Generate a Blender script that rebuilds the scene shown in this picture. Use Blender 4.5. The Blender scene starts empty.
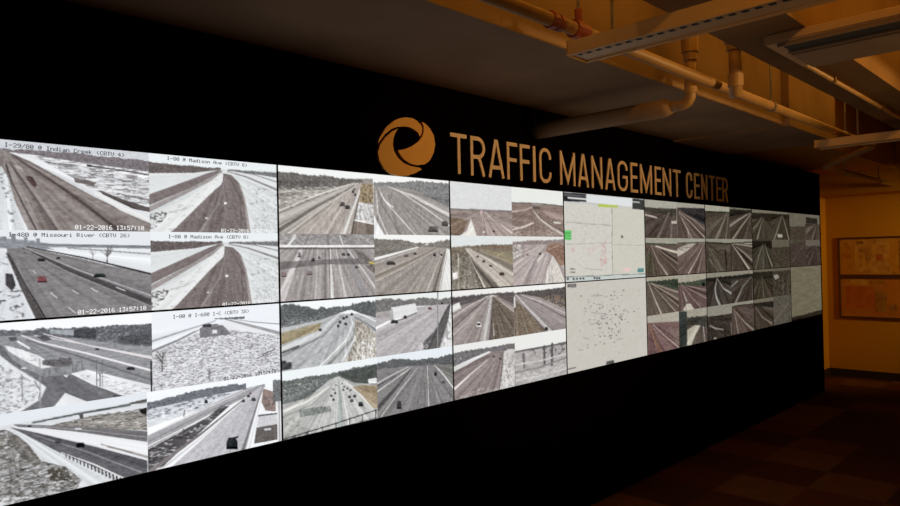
import bpy, bmesh, math, random
import numpy as np
from mathutils import Vector, Matrix
S = bpy.context.scene
COL = S.collection
EYE = 1.62                      # eye height over the floor
# ------------------------------------------------------------------ camera
CF, YAW, PIT, ROLL, DIST = 688.2836, math.radians(44.34907), math.radians(.45483), math.radians(-1.23746), 2.49784
fw = np.array([math.cos(YAW)*math.cos(PIT), math.sin(YAW)*math.cos(PIT), math.sin(PIT)])
rt0 = np.array([math.sin(YAW), -math.cos(YAW), 0.]); up0 = np.cross(rt0, fw)
rt = math.cos(ROLL)*rt0 + math.sin(ROLL)*up0; up = -math.sin(ROLL)*rt0 + math.cos(ROLL)*up0
O = np.array([0., -DIST, EYE])
cam = bpy.data.objects.new('camera', bpy.data.cameras.new('camera')); COL.objects.link(cam)
cam.data.sensor_width = 36; cam.data.lens = CF/900*36; cam.data.clip_start = .02
m = Matrix.Identity(4)
for i in range(3):
    m[i][0], m[i][1], m[i][2], m[i][3] = rt[i], up[i], -fw[i], O[i]
cam.matrix_world = m
S.camera = cam

def wall_point(px, py, y=0.):
    """point of the plane y = const seen at a measured photo position"""
    d = fw + rt*(px-450)/CF - up*(py-253)/CF
    return O + d*((y-O[1])/d[1])

# ------------------------------------------------------------------ materials
def lin(c):
    c = np.asarray(c, float)/255.
    return np.where(c <= .04045, c/12.92, ((c+.055)/1.055)**2.4)

def mat(name, col, rough=.6, metal=0., noise=None, bump=0., spec=.5):
    """principled material; noise = (scale, second colour) mottles the base colour"""
    M = bpy.data.materials.new(name); M.use_nodes = True
    nt = M.node_tree; b = nt.nodes['Principled BSDF']
    b.inputs['Base Color'].default_value = (*col, 1); b.inputs['Roughness'].default_value = rough
    b.inputs['Metallic'].default_value = metal; b.inputs['Specular IOR Level'].default_value = spec
    if noise or bump:
        tc = nt.nodes.new('ShaderNodeTexCoord'); n = nt.nodes.new('ShaderNodeTexNoise')
        n.inputs['Scale'].default_value = noise[0] if noise else 20; n.inputs['Detail'].default_value = 8
        nt.links.new(tc.outputs['Object'], n.inputs['Vector'])
        if noise:
            r = nt.nodes.new('ShaderNodeValToRGB')
            r.color_ramp.elements[0].position = .35; r.color_ramp.elements[1].position = .68
            r.color_ramp.elements[0].color = (*noise[1], 1); r.color_ramp.elements[1].color = (*col, 1)
            nt.links.new(n.outputs['Fac'], r.inputs['Fac']); nt.links.new(r.outputs['Color'], b.inputs['Base Color'])
        if bump:
            bp = nt.nodes.new('ShaderNodeBump'); bp.inputs['Strength'].default_value = bump
            bp.inputs['Distance'].default_value = .02
            nt.links.new(n.outputs['Fac'], bp.inputs['Height']); nt.links.new(bp.outputs['Normal'], b.inputs['Normal'])
    return M

def carpet_mat():
    M = bpy.data.materials.new('carpet_tiles'); M.use_nodes = True
    nt = M.node_tree; b = nt.nodes['Principled BSDF']; L = nt.links.new
    b.inputs['Roughness'].default_value = .95; b.inputs['Specular IOR Level'].default_value = .1
    tc = nt.nodes.new('ShaderNodeTexCoord')
    sc = nt.nodes.new('ShaderNodeVectorMath'); sc.operation = 'MULTIPLY'; sc.inputs[1].default_value = (1/.46, 1/.46, 0)
    fl = nt.nodes.new('ShaderNodeVectorMath'); fl.operation = 'FLOOR'
    wn = nt.nodes.new('ShaderNodeTexWhiteNoise'); wn.noise_dimensions = '2D'
    r = nt.nodes.new('ShaderNodeValToRGB'); r.color_ramp.interpolation = 'CONSTANT'
    cr = r.color_ramp; cr.elements[0].color = (.085, .024, .014, 1); cr.elements[1].color = (.150, .060, .020, 1)
    cr.elements[1].position = .82
    e = cr.elements.new(.3); e.color = (.115, .034, .016, 1)
    e = cr.elements.new(.55); e.color = (.062, .020, .014, 1)
    n = nt.nodes.new('ShaderNodeTexNoise'); n.inputs['Scale'].default_value = 9; n.inputs['Detail'].default_value = 6
    mx = nt.nodes.new('ShaderNodeMix'); mx.data_type = 'RGBA'; mx.blend_type = 'MULTIPLY'; mx.inputs[0].default_value = .6
    L(tc.outputs['Object'], sc.inputs[0]); L(sc.outputs[0], fl.inputs[0]); L(fl.outputs[0], wn.inputs['Vector'])
    L(wn.outputs['Value'], r.inputs['Fac']); L(tc.outputs['Object'], n.inputs['Vector'])
    L(r.outputs['Color'], mx.inputs[6]); L(n.outputs['Color'], mx.inputs[7]); L(mx.outputs[2], b.inputs['Base Color'])
    return M

def picture_mat():
    M = bpy.data.materials.new('lit_screen'); M.use_nodes = True
    nt = M.node_tree; nt.nodes.clear()
    o = nt.nodes.new('ShaderNodeOutputMaterial'); e = nt.nodes.new('ShaderNodeEmission'); a = nt.nodes.new('ShaderNodeVertexColor')
    a.layer_name = 'Col'; nt.links.new(a.outputs['Color'], e.inputs['Color']); nt.links.new(e.outputs[0], o.inputs[0])
    return M

def glow_mat(name, col):
    M = bpy.data.materials.new(name); M.use_nodes = True
    nt = M.node_tree; nt.nodes.clear()
    o = nt.nodes.new('ShaderNodeOutputMaterial'); e = nt.nodes.new('ShaderNodeEmission')
    e.inputs['Color'].default_value = (*lin(col), 1); nt.links.new(e.outputs[0], o.inputs[0])
    return M

BLACK = mat('black_paint', (.0022, .0010, .0008), .9, noise=(3, (.0016, .0008, .0007)), spec=0.)
BEZEL = mat('black_plastic', (.006, .006, .007), .5, noise=(40, (.005, .005, .005)), spec=.3)
CONC = mat('sprayed_concrete', (.30, .195, .120), .9, noise=(2.2, (.22, .14, .085)), bump=.35, spec=.2)
ORANGE = mat('orange_paint', (.52, .245, .018), .75, noise=(1.3, (.48, .22, .016)), bump=.04, spec=.2)
SLABM = mat('painted_slab', (.50, .33, .15), .85, noise=(2.5, (.40, .25, .11)), bump=.25, spec=.2)
PIPEM = mat('painted_pipe', (.36, .205, .075), .5, noise=(6, (.31, .17, .06)))
VALVE = mat('red_valve', (.30, .06, .03), .5, noise=(30, (.22, .04, .02)))
ROD = mat('steel_rod', (.25, .22, .2), .5, .6, noise=(30, (.18, .16, .15)))
FIXM = mat('cream_enamel', (.60, .40, .20), .55, noise=(5, (.54, .35, .17)))
VENTM = mat('grey_metal', (.24, .17, .12), .55, noise=(5, (.20, .14, .10)))
JOISTM = mat('shaded_concrete', (.21, .115, .04), .9, noise=(2.5, (.15, .08, .03)), bump=.25, spec=.2)  # base colour darkened to stand for shade under the joists
DARKM = mat('dark_slot', (.02, .018, .016), .8, noise=(20, (.015, .014, .013)))
GOLD = mat('gold_face', (.78, .40, .085), .55, noise=(12, (.72, .36, .075)), spec=.4)
BRASS = mat('brass_lettering', (.80, .60, .46), .5, noise=(25, (.72, .52, .38)), spec=.4)
SKIRT = mat('dark_skirting', (.022, .010, .007), .6, noise=(8, (.018, .008, .006)))
FRAME = mat('brown_frame', (.10, .035, .015), .5, noise=(15, (.07, .025, .012)))
CARPET = carpet_mat()
PIC = picture_mat()

# ------------------------------------------------------------------ mesh helpers
def link(name, me, m_, parent=None, loc=None):
    o = bpy.data.objects.new(name, me); COL.objects.link(o)
    if m_: me.materials.append(m_)
    if parent is not None: o.parent = parent
    if loc is not None: o.location = loc
    return o
def from_bm(name, bm, m_, parent=None, loc=None, smooth=False):
    me = bpy.data.meshes.new(name); bm.to_mesh(me); bm.free()
    if smooth:
        for p in me.polygons: p.use_smooth = True
    return link(name, me, m_, parent, loc)
def box(bm, x0, x1, y0, y1, z0, z1, bev=0.):
    b2 = bmesh.new()
    vs = [b2.verts.new((x, y, z)) for x in (x0, x1) for y in (y0, y1) for z in (z0, z1)]
    for f in ((0, 1, 3, 2), (4, 6, 7, 5), (0, 4, 5, 1), (2, 3, 7, 6), (0, 2, 6, 4), (1, 5, 7, 3)):
        b2.faces.new([vs[i] for i in f])
    if bev: bmesh.ops.bevel(b2, geom=b2.edges[:], offset=bev, segments=2, affect='EDGES')
    bmesh.ops.recalc_face_normals(b2, faces=b2.faces[:])
    me = bpy.data.meshes.new('t'); b2.to_mesh(me); b2.free(); bm.from_mesh(me); bpy.data.meshes.remove(me)
def tube(bm, pts, r, n=14, caps=True):
    pts = [Vector(p) for p in pts]; rings = []
    ref = Vector((0, 0, 1))
    for i, p in enumerate(pts):
        a = (pts[i]-pts[i-1]).normalized() if i else None
        b = (pts[i+1]-pts[i]).normalized() if i < len(pts)-1 else None
        t = ((a or b)+(b or a)).normalized()
        rf = ref if abs(t.dot(ref)) < .95 else Vector((0, 1, 0))
        s = t.cross(rf).normalized(); q = s.cross(t)
        k = 1/max(.5, t.dot(b or a)); rr = r[i] if isinstance(r, (list, tuple)) else r
        rings.append([bm.verts.new(p + s*math.cos(2*math.pi*j/n)*rr*k + q*math.sin(2*math.pi*j/n)*rr) for j in range(n)])
    for A, B in zip(rings, rings[1:]):
        for j in range(n): bm.faces.new((A[j], A[(j+1) % n], B[(j+1) % n], B[j]))
    if caps:
        bm.faces.new(rings[0][::-1]); bm.faces.new(rings[-1])
def elbow(a, c, b, r, n=6):
    """points of a rounded corner a - c - b"""
    a, c, b = Vector(a), Vector(c), Vector(b)
    p, q = c+(a-c).normalized()*r, c+(b-c).normalized()*r
    return [(1-t)**2*p+2*t*(1-t)*c+t*t*q for t in [i/n for i in range(n+1)]]
def prism(bm, pts, y0, y1):
    """outline in (x, z) given front depth y0 and back depth y1"""
    F = [bm.verts.new((p[0], y0, p[1])) for p in pts]; B = [bm.verts.new((p[0], y1, p[1])) for p in pts]
    f = bm.faces.new(F); bm.faces.new(B[::-1]); n = len(pts)
    for i in range(n): bm.faces.new((F[i], B[i], B[(i+1) % n], F[(i+1) % n]))
def thing(name, label, cat, loc=(0, 0, 0), group=None):
    o = bpy.data.objects.new(name, None); COL.objects.link(o); o.location = loc; o.empty_display_size = .1
    return tag(o, label, cat, group)
def tag(o, label, cat, group=None):
    o['label'] = label; o['category'] = cat; o['kind'] = 'thing'
    if group: o['group'] = group
    return o
def struct(o):
    o['kind'] = 'structure'; return o
def sbox(name, m_, *boxes):
    bm = bmesh.new()
    for b in boxes: box(bm, *b)
    return struct(from_bm(name, bm, m_))

# ------------------------------------------------------------------ the room
PW, PH = 1.018, .573
SX0 = 1.54061 - PW; SX1 = SX0 + 8*PW; ST = EYE + .40593; SB = ST - 2*PH
SOF = EYE + .885                # underside of the wide ceiling beam
XF = 9.85                       # far wall
WEND = 8.705                    # end of the black wall
sbox('floor', CARPET, (-1.5, XF+.3, -6, .6, -.1, 0))
sbox('wall_front', BLACK, (-1.5, SX0-.002, 0, .262, 0, SOF), (SX0-.002, SX1+.002, 0, .262, ST+.002, SOF),
     (SX0-.002, SX1+.002, 0, .262, 0, SB-.002), (SX1+.002, WEND, 0, .262, 0, SOF), (SX0-.002, SX1+.002, .12, .262, SB-.002, ST+.002))
sbox('wall_back', ORANGE, (-1.5, XF, .265, .4, 0, EYE+1.5))
sbox('wall_right', ORANGE, (XF, XF+.15, -6, .4, 0, EYE+1.5))
sbox('baseboard_right', SKIRT, (XF-.016, XF, -6, .249, 0, .095))
sbox('baseboard_back', SKIRT, (WEND, XF-.016, .249, .265, 0, .095))
sbox('ceiling', SLABM, (-1.5, XF+.15, -6, .4, EYE+1.4, EYE+1.5))

# ------------------------------------------------------------------ painting the pictures the screens show
def vnoise(x, y, seed):
    xi, yi = np.floor(x).astype(np.int64), np.floor(y).astype(np.int64); xf, yf = x-xi, y-yi
    def h(a, b):
        n = (a*374761393 + b*668265263 + seed*974711) & 0x7fffffff
        n = ((n ^ (n >> 13))*1274126177) & 0x7fffffff
        return ((n ^ (n >> 16)) & 0xffff)/65535.
    u, v = xf*xf*(3-2*xf), yf*yf*(3-2*yf)
    return (h(xi, yi)*(1-u)+h(xi+1, yi)*u)*(1-v)+(h(xi, yi+1)*(1-u)+h(xi+1, yi+1)*u)*v

class Pic:
    """a raster over one rectangle of the wall, drawn with measured photo positions (cx, cy of a crop)"""
    SS = 2
    def __init__(s, c, r, u0, u1, v0, v1, W, H, base=(150, 150, 150)):
        s.c, s.r, s.e, s.W, s.H = c, r, (u0, u1, v0, v1), W, H
        X = (np.arange(W*s.SS)+.5)/(W*s.SS); Y = (np.arange(H*s.SS)+.5)/(H*s.SS)
        s.X, s.Y = np.meshgrid(X, Y)
        s.img = np.empty(s.X.shape+(3,)); s.img[:] = base; s.seed = 1+c*37+r*17+int(u0*8)+int(v0*20)
        s.asp = (u1-u0)*PW/((v1-v0)*PH)
    def crop(s, x0, y0, x1, y1, w):
        s.kc = (x0, y0, w/(x1-x0)); return s
    def T(s, p):
        P = wall_point(s.kc[0]+p[0]/s.kc[2], s.kc[1]+p[1]/s.kc[2])
        u = (P[0]-SX0)/PW-s.c; v = (ST-P[2])/PH-s.r
        return ((u-s.e[0])/(s.e[1]-s.e[0]), (v-s.e[2])/(s.e[3]-s.e[2]))
    def mask(s, pts):
        q = [s.T(p) for p in pts]; m_ = np.zeros(s.X.shape, bool)
        for (x1, y1), (x2, y2) in zip(q, q[1:]+q[:1]):
            if y1 == y2: continue
            m_ ^= ((s.Y < y1) != (s.Y < y2)) & (s.X < (x2-x1)*(s.Y-y1)/(y2-y1)+x1)
        return m_
    def put(s, m_, col, a=1.):
        w = (m_*a)[..., None]; s.img = s.img*(1-w)+np.array(col, float)*w
    def g(s, col, *pts, a=1.):
        s.put(s.mask(pts), col, a); return s
    def l(s, col, w, *pts, w2=None, a=1.):
        """a line w wide at its start, w2 at its end (crop pixels)"""
        q = [s.T(p) for p in pts]; d = np.full(s.X.shape, 9.); m_ = np.zeros(s.X.shape, bool)
        o, e = s.T((0, 0)), s.T((0, 10)); unit = abs(e[1]-o[1])/10
        n = len(pts)-1; w2 = w if w2 is None else w2
        for i, ((x1, y1), (x2, y2)) in enumerate(zip(q, q[1:])):
            dx, dy = (x2-x1)*s.asp, y2-y1; L2 = dx*dx+dy*dy+1e-12
            t = np.clip(((s.X-x1)*s.asp*dx+(s.Y-y1)*dy)/L2, 0, 1)
            dist = np.hypot((s.X-x1)*s.asp-t*dx, s.Y-y1-t*dy)
            ww = (w+(w2-w)*(i+t)/n)*unit/2
            m_ |= dist < ww
        s.put(m_, col, a); return s
    def n(s, col, sx, sy, thr, pts=None, a=.8, soft=.12):
        """speckle: sx, sy grain size in thousandths of the picture"""
        s.seed += 7; sx, sy = sx*.62, sy*.62
        v = .5*vnoise(s.X*1000/sx, s.Y*1000/sy, s.seed)+.3*vnoise(s.X*2100/sx, s.Y*2100/sy, s.seed+3)+.2*vnoise(s.X*4300/sx, s.Y*4300/sy, s.seed+5)
        k = np.clip((v-thr)/soft, 0, 1)
        if pts: k = k*s.mask(pts)
        s.put(k, col, a); return s
    def t(s, col, top, bot, rag=10, a=1., col2=None):
        """a ragged tree line between two edges"""
        s.seed += 5
        qt, qb = sorted(s.T(p) for p in top), sorted(s.T(p) for p in bot)
        o, e = s.T((0, 0)), s.T((0, 10)); unit = abs(e[1]-o[1])/10
        yt = np.interp(s.X, [p[0] for p in qt], [p[1] for p in qt]); yb = np.interp(s.X, [p[0] for p in qb], [p[1] for p in qb])
        yt = yt+(vnoise(s.X*38, s.X*0, s.seed)-.5+.6*(vnoise(s.X*90, s.X*0, s.seed+1)-.5))*rag*unit
        lo, hi = min(qt[0][0], qb[0][0]), max(qt[-1][0], qb[-1][0])
        m_ = (s.Y > yt) & (s.Y < yb) & (s.X >= lo) & (s.X <= hi)
        s.put(m_, col, a)
        v = .6*vnoise(s.X*70, s.Y*55, s.seed+2)+.4*vnoise(s.X*150, s.Y*110, s.seed+6)
        s.put(m_*np.clip((v-.5)*3, 0, 1), col2 or [min(255, c*1.16+6) for c in col], a*.6)
        v = vnoise(s.X*120, s.Y*80, s.seed+4); s.put(m_*np.clip((v-.55)*3, 0, 1), [c*.7 for c in col], a*.7)
        return s
    def car(s, x, y, w, h, col=(45, 45, 50)):
        s.g([c*.55 for c in col], (x-w/2, y+h*.1), (x+w/2, y+h*.1), (x+w/2, y+h/2), (x-w/2, y+h/2))
        s.g(col, (x-w/2, y-h*.1), (x-w*.3, y-h/2), (x+w*.3, y-h/2), (x+w/2, y-h*.1), (x+w/2, y+h*.25), (x-w/2, y+h*.25))
        return s
    def tree(s, x, y, h, col=(90, 86, 86), n=7):
        rnd = random.Random(int(x*3+y)); s.l(col, h*.08, (x, y), (x, y-h*.55), w2=h*.04)
        for i in range(n):
            y0 = y-h*(.25+.35*rnd.random()); a = rnd.uniform(-1, 1)
            s.l(col, h*.035, (x, y0), (x+a*h*.35, y0-h*rnd.uniform(.25, .45)), w2=h*.02)
        return s
    def k(s, vp, amp=22, n=26, pts=None):
        """streaks that run away toward a far point: lanes, ruts and verges"""
        vx, vy = s.T(vp); s.seed += 3
        d = s.Y-vy; th = np.arctan2((s.X-vx)*s.asp, np.maximum(d, 1e-3))
        v = .5*vnoise(th*n+50, th*0, s.seed)+.3*vnoise(th*n*2.3+50, s.Y*3, s.seed+1)+.2*vnoise(th*n*5+90, s.Y*6, s.seed+2)-.5
        v = v*np.clip(d*9, 0, 1)
        if pts: v = v*s.mask(pts)
        s.img = s.img+v[..., None]*2*amp; return s
    def build(s, name, parent, label=None):
        im = s.img.reshape(s.H, s.SS, s.W, s.SS, 3).mean((1, 3))
        x, y = s.X[::s.SS, ::s.SS]*s.W, s.Y[::s.SS, ::s.SS]*s.H
        v = .5*vnoise(x/1.5, y/1.3, s.seed+50)+.5*vnoise(x/3.6, y/1.8, s.seed+51)-.5
        g_ = im.mean(-1, keepdims=True); ch = im.max(-1, keepdims=True)-im.min(-1, keepdims=True)
        im = g_+(im-g_)*np.where(ch < 84, .78 if s.c >= 4 else .60, .85)
        if s.c >= 4: im = 116+(im-128)*1.10  # off-angle dimming of the far screens is baked into their picture colours
        else: im = 130+(im-130)*1.06
        im = np.clip(im+v[..., None]*np.clip((232-g_)/30, .12, 1)*min(34, g_.mean()*.24)*(.25 if name == 'map_picture' else 1), 0, 255)
        u0, u1, v0, v1 = s.e
        x = np.linspace(u0*PW, u1*PW, s.W); z = -np.linspace(v0*PH, v1*PH, s.H)
        co = np.empty((s.H, s.W, 3)); co[..., 0] = x[None, :]; co[..., 1] = -.001; co[..., 2] = z[:, None]
        idx = np.arange(s.H*s.W).reshape(s.H, s.W)
        quads = np.stack([idx[:-1, :-1], idx[1:, :-1], idx[1:, 1:], idx[:-1, 1:]], -1).reshape(-1)
        nf = len(quads)//4
        me = bpy.data.meshes.new(name); me.vertices.add(s.H*s.W); me.vertices.foreach_set('co', co.reshape(-1).astype(np.float32))
        me.loops.add(nf*4); me.loops.foreach_set('vertex_index', quads.astype(np.int32)); me.polygons.add(nf)
        me.polygons.foreach_set('loop_start', np.arange(0, nf*4, 4, dtype=np.int32)); me.update(calc_edges=True)
        at = me.color_attributes.new('Col', 'FLOAT_COLOR', 'POINT')
        rgba = np.ones((s.H*s.W, 4), np.float32); rgba[:, :3] = lin(im.reshape(-1, 3)); at.data.foreach_set('color', rgba.reshape(-1))
        o = link(name, me, PIC, parent, (0, 0, PH))
        if label: o['label'] = label
        return o

FONT = {'I': '0e0404040404 0e', '-': '0000001f000000', '2': '0e11010204081f', '9': '0e11110f01020c', '/': '01010204081010', '8': '0e11110e11110e',
 '0': '0e11131519110e', '@': '0e11171517100e', 'n': '0000161911111 1', 'd': '01010d1311130d', 'i': '04000c0404040e', 'a': '00000e010f110f',
 'C': '0e11101010110e', 'r': '00001619101010', 'e': '00000e111f100e', 'k': '10101214181412', '(': '02040808080402', ')': '08040202020408',
 'B': '1e11111e11111e', 'T': '1f040404040404', 'V': '11111111110a04', '4': '02060a121f0202', 'M': '111b1515111111', 's': '00000f100e011e',
 'o': '00000e1111110e', 'u': '0000111111130d', 'R': '1e11111e141211', 'v': '00001111110a04', '6': '0608101e11110e', 'A': '0e11111f111111',
 '1': '040c040404040e', '3': '1f02040201110e', '5': '1f101e0101110e', '7': '1f010204080808', ':': '000c0c000c0c00', 'c': '00000e1010110e'}
def caption(name, feed, pic, text, p0, p1, h, col, kind):
    """pixel lettering laid on a picture between two measured points (baseline start and end)"""
    a, b = pic.T(p0), pic.T(p1); a2 = pic.T((p0[0], p0[1]-h))
    u0, u1, v0, v1 = pic.e
    X = lambda q: (u0+q[0]*(u1-u0))*PW
    Z = lambda q: -(v0+q[1]*(v1-v0))*PH
    n = len(text); x0, x1 = X(a), X(b); zb = Z(a); H = Z(a2)-zb; cw = (x1-x0)/n; s = cw/6; sv = H/7
    bm = bmesh.new()
    for i, ch in enumerate(text):
        if ch == ' ': continue
        g_ = FONT[ch].replace(' ', '')
        for row in range(7):
            bits = int(g_[row*2:row*2+2], 16)
            k = 0
            while k < 5:
                if bits >> (4-k) & 1:
                    k2 = k
                    while k2 < 5 and bits >> (4-k2) & 1: k2 += 1
                    xa, xb = x0+i*cw+(k-.14)*s, x0+i*cw+(k2+.14)*s; zt = zb+(7-row)*sv
                    vs = [bm.verts.new((x, -.0016, z)) for x, z in ((xa, zt-sv), (xb, zt-sv), (xb, zt), (xa, zt))]
                    bm.faces.new(vs); k = k2
                else: k += 1
    o = from_bm(name, bm, col, feed); o['label'] = kind
    return o
INK = glow_mat('dark_lettering', (48, 50, 56)); CHALK = glow_mat('white_lettering', (250, 250, 250)); REDINK = glow_mat('red_lettering', (190, 60, 60))

GRID = {0: (160, 104), 1: (116, 78), 2: (84, 64), 3: (120, 110), 4: (50, 52), 5: (44, 46), 6: (36, 42), 7: (30, 40)}
HALF = {(0, 0, 0): .484, (0, 0, 1): .485, (0, 1, 0): .484, (0, 1, 1): .463}
def quarter(c, r, qx, qy, base, *crop):
    b = .0035; hu = HALF.get((c, r, qy), .5)
    u0, u1 = ((b, hu), (hu, 1-b))[qx]; v0, v1 = ((b, .5), (.5, 1-b*1.8))[qy]
    return Pic(c, r, u0, u1, v0, v1, *GRID[c], base=base).crop(*crop)
PANELS = {}
def panel(c, r, label):
    t = thing('video_monitor', label, 'screen', (SX0+c*PW, 0, ST-(r+1)*PH), 'monitors of the video wall')
    bm = bmesh.new(); box(bm, .001, PW-.001, .002, .11, .001, PH-.001, .0); from_bm('housing', bm, BEZEL, t)
    bm = bmesh.new(); b = .0034
    for q in ((.0004, PW-.0004, .0004, b), (.0004, PW-.0004, PH-b, PH-.0004), (.0004, b, b, PH-b), (PW-b, PW-.0004, b, PH-b)):
        box(bm, q[0], q[1], -.004, .0018, q[2], q[3])
    from_bm('bezel', bm, BEZEL, t)
    PANELS[c, r] = t; return t

# ------------------------------------------------------------------ the screens
C1 = (0, 125, 155, 235, 713); C2 = (0, 225, 155, 330, 747); C3 = (0, 310, 155, 420, 713); C4 = (0, 395, 155, 506, 707)
E1 = (140, 145, 285, 235, 815); G1 = (140, 300, 285, 395, 772); H1 = (140, 375, 285, 480, 699)
J1 = (270, 160, 460, 240, 900); J2 = (270, 230, 460, 305, 900); J3 = (270, 290, 460, 370, 900); J4 = (270, 345, 460, 445, 900)
K1 = (440, 175, 575, 240, 900); K2 = (440, 230, 575, 295, 900); K3 = (440, 280, 575, 350, 900); K4 = (440, 325, 575, 405, 854)
M1 = (555, 185, 655, 285, 506); M2 = (555, 270, 655, 380, 460)
Q1 = (635, 190, 725, 280, 506); Q2 = (635, 265, 725, 360, 479); R1 = (700, 195, 830, 280, 774); R2 = (700, 260, 830, 350, 731)

# ---- first column, upper screen
t = panel(0, 0, 'leftmost screen of the upper row, with four snowy highway pictures, Indian Creek at its top')
p = quarter(0, 0, 0, 0, (204, 209, 218), *C1)
p.t((128, 118, 124), [(-60, 108), (30, 112), (240, 122), (700, 168)], [(-60, 135), (150, 140), (400, 178), (700, 218)], 8)
p.g((226, 229, 234), (20, 125), (150, 138), (400, 180), (720, 220), (720, 460), (300, 268))
F_ = [(150, 138), (400, 180), (720, 220), (720, 400), (430, 300)]
p.n((120, 112, 116), 90, 14, .52, F_, .8).n((96, 88, 92), 60, 10, .62, F_, .8)
p.g((112, 98, 98), (340, 246), (390, 250), (442, 266), (430, 280), (345, 264))
p.g((98, 86, 86), (452, 298), (560, 340), (700, 385), (700, 402), (610, 385), (470, 318))
p.l((84, 76, 76), 8, (405, 188), (560, 210), (720, 236)).l((130, 120, 120), 7, (560, 320), (720, 352))
p.g((146, 133, 129), (-60, 112), (18, 116), (140, 168), (300, 258), (450, 340), (730, 470), (730, 520), (-60, 520))
p.n((130, 115, 112), 120, 60, .52, [(0, 118), (140, 170), (300, 260), (450, 340), (730, 480), (730, 520), (160, 520), (60, 300)], .7)
p.g((218, 223, 228), (-60, 215), (8, 190), (38, 240), (70, 350), (130, 480), (140, 520), (-60, 520))
p.n((110, 106, 112), 40, 30, .56, [(-10, 190), (30, 210), (75, 400), (60, 480), (20, 330)], .8)
p.l((78, 68, 68), 5, (28, 180), (60, 270), (100, 350), (175, 495), w2=9)
p.l((112, 100, 98), 8, (40, 170), (160, 330), (270, 495), w2=14).l((152, 140, 136), 8, (20, 125), (190, 290), (400, 495), w2=16)
p.l((108, 94, 92), 10, (60, 140), (330, 320), (560, 495), w2=18)
p.g((92, 64, 62), (118, 232), (150, 240), (172, 275), (160, 288), (128, 255)).g((176, 164, 160), (65, 185), (95, 190), (105, 205), (80, 203))
p.l((238, 238, 240), 20, (440, 312), (560, 385), (720, 452), w2=26).g((60, 56, 58), (398, 182), (422, 184), (420, 195), (400, 193))
f = p.k((20, 118), 34, 16).build('camera_feed', t, 'camera picture captioned Indian Creek')
caption('caption', f, p, 'I-29/80 @ Indian Creek (CBTV 4)', (20, 100), (574, 146), 20, INK, 'dark caption lettering')
caption('timestamp', f, p, '01-22-2016 13:57:10', (345, 480), (664, 488), 21, CHALK, 'white time stamp')

p = quarter(0, 0, 0, 1, (224, 229, 236), *C2)
p.g((150, 154, 164), (-60, 68), (60, 68), (120, 74), (250, 92), (740, 100), (740, 152), (420, 124), (-60, 112))
p.n((120, 124, 134), 120, 12, .5, [(-60, 70), (250, 95), (740, 105), (740, 130), (-60, 112)], .7)
p.g((228, 232, 237), (230, 108), (740, 116), (740, 236), (520, 180), (320, 140)).l((150, 153, 160), 7, (330, 112), (740, 142)).l((118, 122, 130), 8, (190, 96), (740, 106))
for x in ((56, 44, 78, 82), (118, 60, 132, 92), (176, 66, 194, 104), (0, 58, 34, 80), (146, 76, 166, 96)):
    p.g((132, 136, 148), (x[0], x[1]), (x[2], x[1]), (x[2], x[3]), (x[0], x[3]))
p.g((216, 221, 228), (-60, 120), (34, 128), (110, 280), (205, 455), (190, 480), (-60, 490))
p.n((92, 88, 94), 60, 55, .6, [(-60, 140), (30, 140), (110, 300), (120, 440), (-60, 460)], .85)
p.g((70, 66, 72), (28, 232), (62, 236), (78, 290), (60, 318), (30, 290))
p.g((134, 130, 132), (34, 112), (150, 108), (400, 172), (745, 238), (745, 450), (200, 475), (110, 290), (40, 160))
p.n((120, 116, 120), 150, 40, .5, [(40, 120), (160, 112), (745, 240), (745, 440), (210, 455)], .6)
p.l((88, 80, 80), 8, (36, 138), (108, 290), (200, 465), w2=34).l((64, 58, 62), 4, (44, 140), (125, 290), (225, 455), w2=8)
p.l((62, 58, 64), 5, (130, 106), (400, 158), (745, 240), w2=9).l((148, 142, 142), 4, (130, 112), (400, 168), (745, 252), w2=7)
p.l((86, 80, 84), 5, (110, 112), (350, 222), (745, 378), w2=34).l((176, 174, 178), 3, (120, 110), (380, 218), (745, 346), w2=9)
p.l((150, 146, 148), 3, (120, 118), (330, 228), (740, 398), w2=7)
for a, b in (((245, 325), (275, 350)), ((330, 395), (360, 420)), ((160, 220), (172, 232)), ((440, 305), (470, 322)), ((350, 315), (378, 330)), ((560, 300), (600, 315))): p.l((196, 194, 198), 6, a, b)
p.car(203, 262, 46, 30, (146, 68, 76)).car(200, 168, 36, 14).car(281, 160, 20, 10).car(480, 243, 58, 18, (44, 56, 54)).car(120, 135, 20, 8, (110, 110, 116))
p.tree(515, 184, 84, (98, 92, 94), 16).tree(446, 168, 54, (128, 122, 124), 9)
f = p.k((60, 105), 17, 20).build('camera_feed', t, 'camera picture captioned Missouri River')
caption('caption', f, p, 'I-480 @ Missouri River (CBTV 26)', (40, 56), (628, 64), 20, INK, 'dark caption lettering')
caption('timestamp', f, p, '01-22-2016 13:57:10', (375, 432), (706, 415), 22, CHALK, 'white time stamp')

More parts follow.
